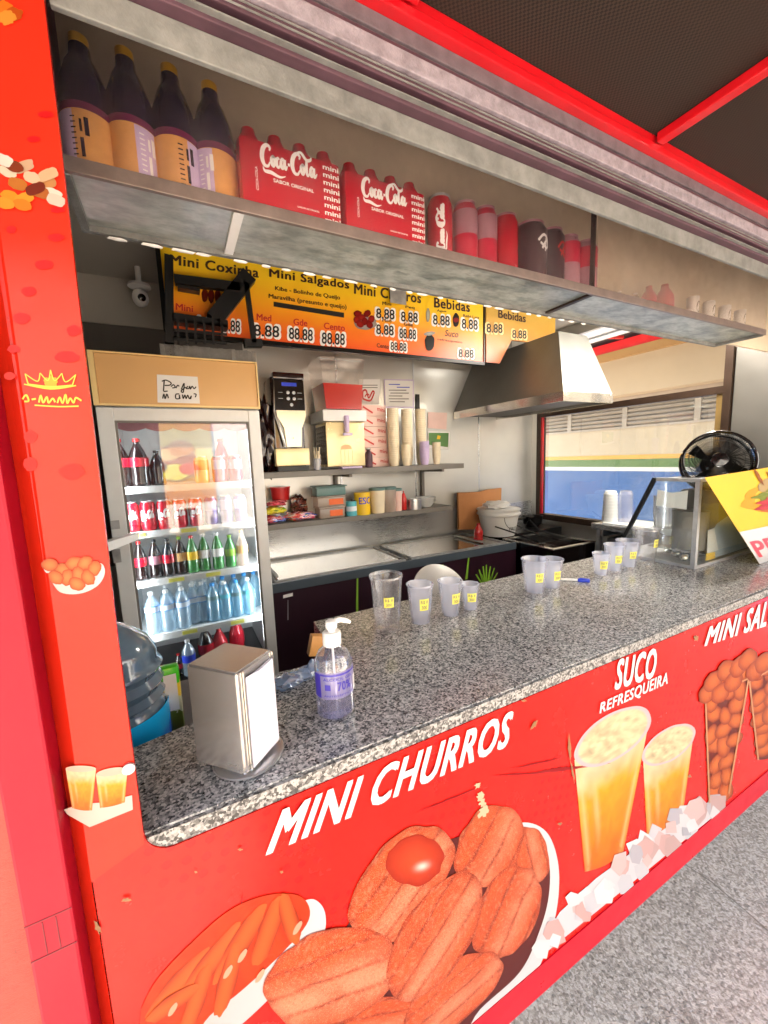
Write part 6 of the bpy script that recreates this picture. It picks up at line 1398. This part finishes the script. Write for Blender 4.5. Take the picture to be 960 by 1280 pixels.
MB().box((-.028, -.012, 0), (.03, .014, .145), bev=.008).build('pouch', 'pouch', pc_, True)
MB().box((.0, -.0135, .05), (.024, -.0125, .13)).build('label_panel', 'paper', pc_)
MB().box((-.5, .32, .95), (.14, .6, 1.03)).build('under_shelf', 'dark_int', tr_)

# ---------------- heated display case
q0 = onz(ZT, 868, 712); cx0, cy0 = q0.x, q0.y; cx1 = 2.55
ztop = onx(cx0, 876, 599).z; yt_ = onx(cx0, 816, 598).y; ym_ = onx(cx0, 768, 692).y
zh = ztop
dc = thing('display_case', 'glass snack display case with slanted back and steel frame on the counter', 'display case', (cx0, cy0, ZT))
def seg(a, b, w_=.012): return MB().tube([a, b], w_ / 2 * 1.2, 4)
fr_ = []
pl = [(cy0, ZT + .012), (cy0, zh), (yt_, zh), (ym_, ZT + .012)]
MB().box((cx0, cy0, ZT + .0005), (cx1, ym_, ZT + .012)).build('base', 'alu', dc, rel=True)
MB().box((cx0, cy0, ZT + .0125), (cx0 + .016, cy0 + .016, zh - .012)).box((cx0, cy0, zh - .0115), (cx1, cy0 + .016, zh + .002)).box((cx1 - .016, cy0, ZT + .0125), (cx1, cy0 + .016, zh - .012)).box((cx0, cy0 + .0165, zh - .0115), (cx0 + .014, yt_ - .012, zh + .002)).build('frame', 'alu', dc, rel=True)
MB().poly([(cx0, yt_ - .012, zh), (cx0, yt_ + .002, zh + .002), (cx0, ym_, ZT + .012), (cx0, ym_ - .016, ZT + .012)], (.014, 0, 0)).build('slanted_post', 'black', dc, rel=True)
MB().poly([(cx0 + .004, cy0 + .0165, ZT + .0125), (cx0 + .004, ym_ - .017, ZT + .0125), (cx0 + .004, yt_ - .013, zh - .012), (cx0 + .004, cy0 + .0165, zh - .012)], (.002, 0, 0)).build('side_glass', 'pane', dc, rel=True)
MB().box((cx0 + .0165, cy0 + .005, ZT + .0125), (cx1 - .0165, cy0 + .007, zh - .012)).build('front_glass', 'pane', dc, rel=True)
MB().box((cx0 + .0145, cy0 + .0165, zh - .008), (cx1 - .01, yt_, zh - .004)).build('top_panel', 'steel', dc, rel=True)
MB().box((cx0 + .05, cy0 + .03, ZT + .05), (cx1 - .02, cy0 + .2, ZT + .055)).build('rack', 'chrome', dc, rel=True)
MB().box((cx0 + .20, cy0 + .02, ZT + .013), (cx1 - .02, cy0 + .16, zh - .06)).build('inner_back', 'dark_int', dc, rel=True)
ppr = thing('paper_sheet', 'white paper sheet taped inside the left glass of the display case', 'paper', (cx0 + .012, 0, 0))
pp_ = [onx(cx0 + .012, *q) for q in ((820, 632), (858, 637), (860, 613), (840, 616), (822, 612))]; MB().poly(pp_, (.001, 0, 0)).build('sheet', 'paper', ppr, rel=True)
c = onz(ZT + .06, 846, 690); t = thing('grey_tub', 'grey round tub inside the display case', 'tub', (cx0 + .12, cy0 + .08, ZT + .056)); MB().lathe([(.06, 0), (.062, .15), (.064, .155)], 32).build('tub', 'grey_pl', t, True)
t = thing('glass_jug', 'cloudy plastic jug and bowl inside the display case', 'jug', (cx0 + .13, cy0 + .18, ZT + .056)); MB().lathe([(.03, .0), (.045, .12), (.047, .2), (.05, .205)], 26, cap=False).build('jug', 'bag', t, True); MB().lathe([(.03, .0), (.06, .03), (.062, .034), (.05, .028)], 26, (.0, -.02, .04), cap=False).build('bowl', 'white_pl', t, True)
for k in range(5):
    t = thing('utensil', ['round steel ladle cup', 'small steel dome', 'flat steel scoop', 'bent steel tongs', 'short steel spoon'][k] + ' lying on the floor of the display case', 'utensil', (cx0 + .05 + .04 * k, cy0 + .06 + .05 * (k % 3), ZT + .014)); MB().blob((0, 0, .014), (.022, .012 + .006 * (k % 2), .014), k, .4, 2).build('head', 'chrome', t, True); MB().tube([(.01, 0, .015), (.05, .03 - .02 * k, .02)], .003, 6).build('handle', 'chrome', t, True)
cd_ = thing('menu_card', 'pale blue leaflet with yellow corner inside the front glass of the display case', 'leaflet', (0, cy0 + .012, 0))
yq = cy0 + .012
MB().poly([ony(yq, *q) for q in ((884, 700), (938, 683), (933, 655), (925, 648), (910, 645), (896, 655), (887, 672))], (0, .0008, 0)).build('leaf', plain('pale_blue_leaflet', 'b6c6d4', .5, 0, .25, 20), cd_, rel=True)
MB().poly([ony(yq - .001, *q) for q in ((882, 701), (894, 698), (894, 690), (883, 692))], (0, .0008, 0)).build('corner_label', 'yellow', cd_, rel=True)
MB().poly([ony(yq - .001, *q) for q in ((884, 692), (898, 688), (893, 660), (885, 663))], (0, .0006, 0)).build('tag', 'white_pl', cd_, rel=True)
# ---------------- fan
fc = Vector((2.02, .36, 1.60)); 
a, b = onx(2.02, 858, 600), onx(2.02, 925, 600)
fcx = 1.99; cf_ = on(0, fcx, 893, 590); rF = .5 * ((on(0, fcx, 893, 532) - cf_).length) * 1.75
fn = thing('fan', 'round black caged fan standing on the display case, tilted upward', 'fan', cf_ + Vector((0, 0, .035)))
axf = Vector((-.72, -.5, .22)).normalized(); qf = Vector((0, 0, 1)).rotation_difference(axf)
def fp_(r, a, h): return qf @ Vector((r * math.cos(a), r * math.sin(a), h))
rF = .118
for h, r, th in ((0, rF, .006), (.055, rF, .006)):
    MB().tube([fp_(r, 2 * math.pi * k / 48, h) for k in range(48)], th, 8, True).build('cage_ring', 'black_gloss', fn, True)
m_ = MB()
N = 48
for k in range(N):
    a0, a1 = 2 * math.pi * k / N, 2 * math.pi * (k + 1) / N
    m_.poly([fp_(rF, a0, .004), fp_(rF, a1, .004), fp_(rF, a1, .051), fp_(rF, a0, .051)])
m_.build('rim_band', 'black_gloss', fn, True)
m_ = MB()
for k in range(96):
    a = 2 * math.pi * k / 96; m_.tube([fp_(.03, a, .072), fp_(rF * .6, a + .1, .068), fp_(rF, a + .18, .055)], .0011, 4); m_.tube([fp_(.03, a, -.02), fp_(rF * .6, a, -.018), fp_(rF, a, 0)], .0011, 4)
tag(m_.build('cage_wires', 'blade', fn), kind='stuff')
for r in (.05, .08, .1): MB().tube([fp_(r, 2 * math.pi * k / 40, .072 - r * .06) for k in range(40)], .0012, 5, True).build('cage_ring', 'blade', fn, True)
for k in range(4):
    a = k * math.pi / 2; pts = [fp_(.02, a, .02), fp_(.06, a - .25, .015), fp_(rF * .85, a - .3, .01), fp_(rF * .88, a + .25, .035), fp_(.06, a + .4, .04), fp_(.02, a + .5, .035)]
    MB().poly(pts, axf * .0015).build('blade', 'blade', fn)
MB().lathe([(.0, .078), (.026, .076), (.03, .066), (.03, .05)], 24, ax=axf, cap=False).build('hub_cap', 'black_gloss', fn, True)
MB().lathe([(.03, -.02), (.045, -.03), (.045, -.11), (.03, -.125)], 24, ax=axf).build('motor', 'black_gloss', fn, True)
MB().tube([qf @ Vector((0, 0, -.07)), Vector((.05, .05, -.10)), Vector((.05, .05, zh - cf_.z - .032))], .012, 10).build('stand', 'black', fn, True)
# ---------------- promotion banner hanging over the front of the case
yB = .135
bn_ = thing('promotion_banner', 'yellow and white promotion banner with red letters hanging over the display case', 'banner', ony(yB, 920, 600))
def BQ(s, t_): # s along the sheet, t up
    return None
P00, P10, P01, P11 = ony(yB, 882, 597), ony(yB, 1010, 576), ony(yB, 975, 745), ony(yB, 1090, 710)
bq = lambda s, t_: quad(P01, P11, P00, P10)(s, t_) + Vector((0, .003 * math.sin(s * 5 + t_ * 2), 0))
def bpatch(nm, mat, s0, s1, t0, t1, off=0, par=bn_, n=16):
    m_ = MB(); 
    for i in range(n):
        for j in range(n):
            f_ = lambda a, b: bq(s0 + (s1 - s0) * a, t0 + (t1 - t0) * b) - Vector((0, off, 0))
            m_.poly([f_(i / n, j / n), f_((i + 1) / n, j / n), f_((i + 1) / n, (j + 1) / n), f_(i / n, (j + 1) / n)])
    return m_.build(nm, mat, par, True, rel=True)
M['promo_y'] = plain('promo_yellow', 'c8a216', .35, 0, .12, 5); M['promo_r'] = plain('promo_pink_red', 'd63a4c', .4)
sh = bpatch('sheet', 'promo_y', 0, 1, 0, 1)
bpatch('white_band', 'white_letter', 0, 1, .30, .60, .001)
lettering('PROMOÇÃO', lambda s, t_: bq(.03 + 1.1 * s, .345 + .2 * t_) - Vector((0, .0022, 0)), 'promo_r', bn_, .03)
def bdisk(s0, t0, rs, rt, cols, off, nm, seed=0, wob=.1):
    P, st_ = [], []
    for k in range(40):
        a = 2 * math.pi * k / 40; kk = 1 + wob * (float(vn(3 * math.cos(a) + 5, 3 * math.sin(a) + 5, seed)) - .5) * 2
        P.append(bq(s0 + rs * kk * math.cos(a), t0 + rt * kk * math.sin(a)) - Vector((0, off, 0)) - bn_.location); st_.append((math.cos(a), math.sin(a)))
    disk_print(nm, (P, st_), cols, 'print', bn_, 10)
bdisk(.6, .80, .42, .13, lambda s, t_, r: srgb('f6b82a') * (1 - .0 * r[:, None]) , .0008, 'printed_glow', 2, .2)
bdisk(.62, .88, .30, .06, lambda s, t_, r: srgb('e8c88a') * (1.05 - .3 * r[:, None]), .0016, 'printed_bun', 3)
bdisk(.62, .82, .36, .045, lambda s, t_, r: srgb('9aa83a') * (1.0 - .2 * vn(s * 9, t_ * 5, 2)[:, None]), .0020, 'printed_lettuce', 4, .3)
bdisk(.60, .77, .38, .06, lambda s, t_, r: srgb('d8484c') * (.8 + .4 * vn(s * 14, t_ * 6, 7)[:, None]), .0024, 'printed_filling', 5, .25)
bdisk(.60, .71, .34, .035, lambda s, t_, r: srgb('e07a3a') * (.9 + .2 * vn(s * 8, t_ * 5, 1)[:, None]), .0021, 'printed_bun', 6)
for k, (u, v) in enumerate([(.4, .95), (.5, .93), (.7, .93), (.8, .96)]): bdisk(u, v, .015, .05, lambda s, t_, r: srgb('b86a1c') * (1.1 - .3 * r[:, None]), .003, 'printed_flame', k, .3)
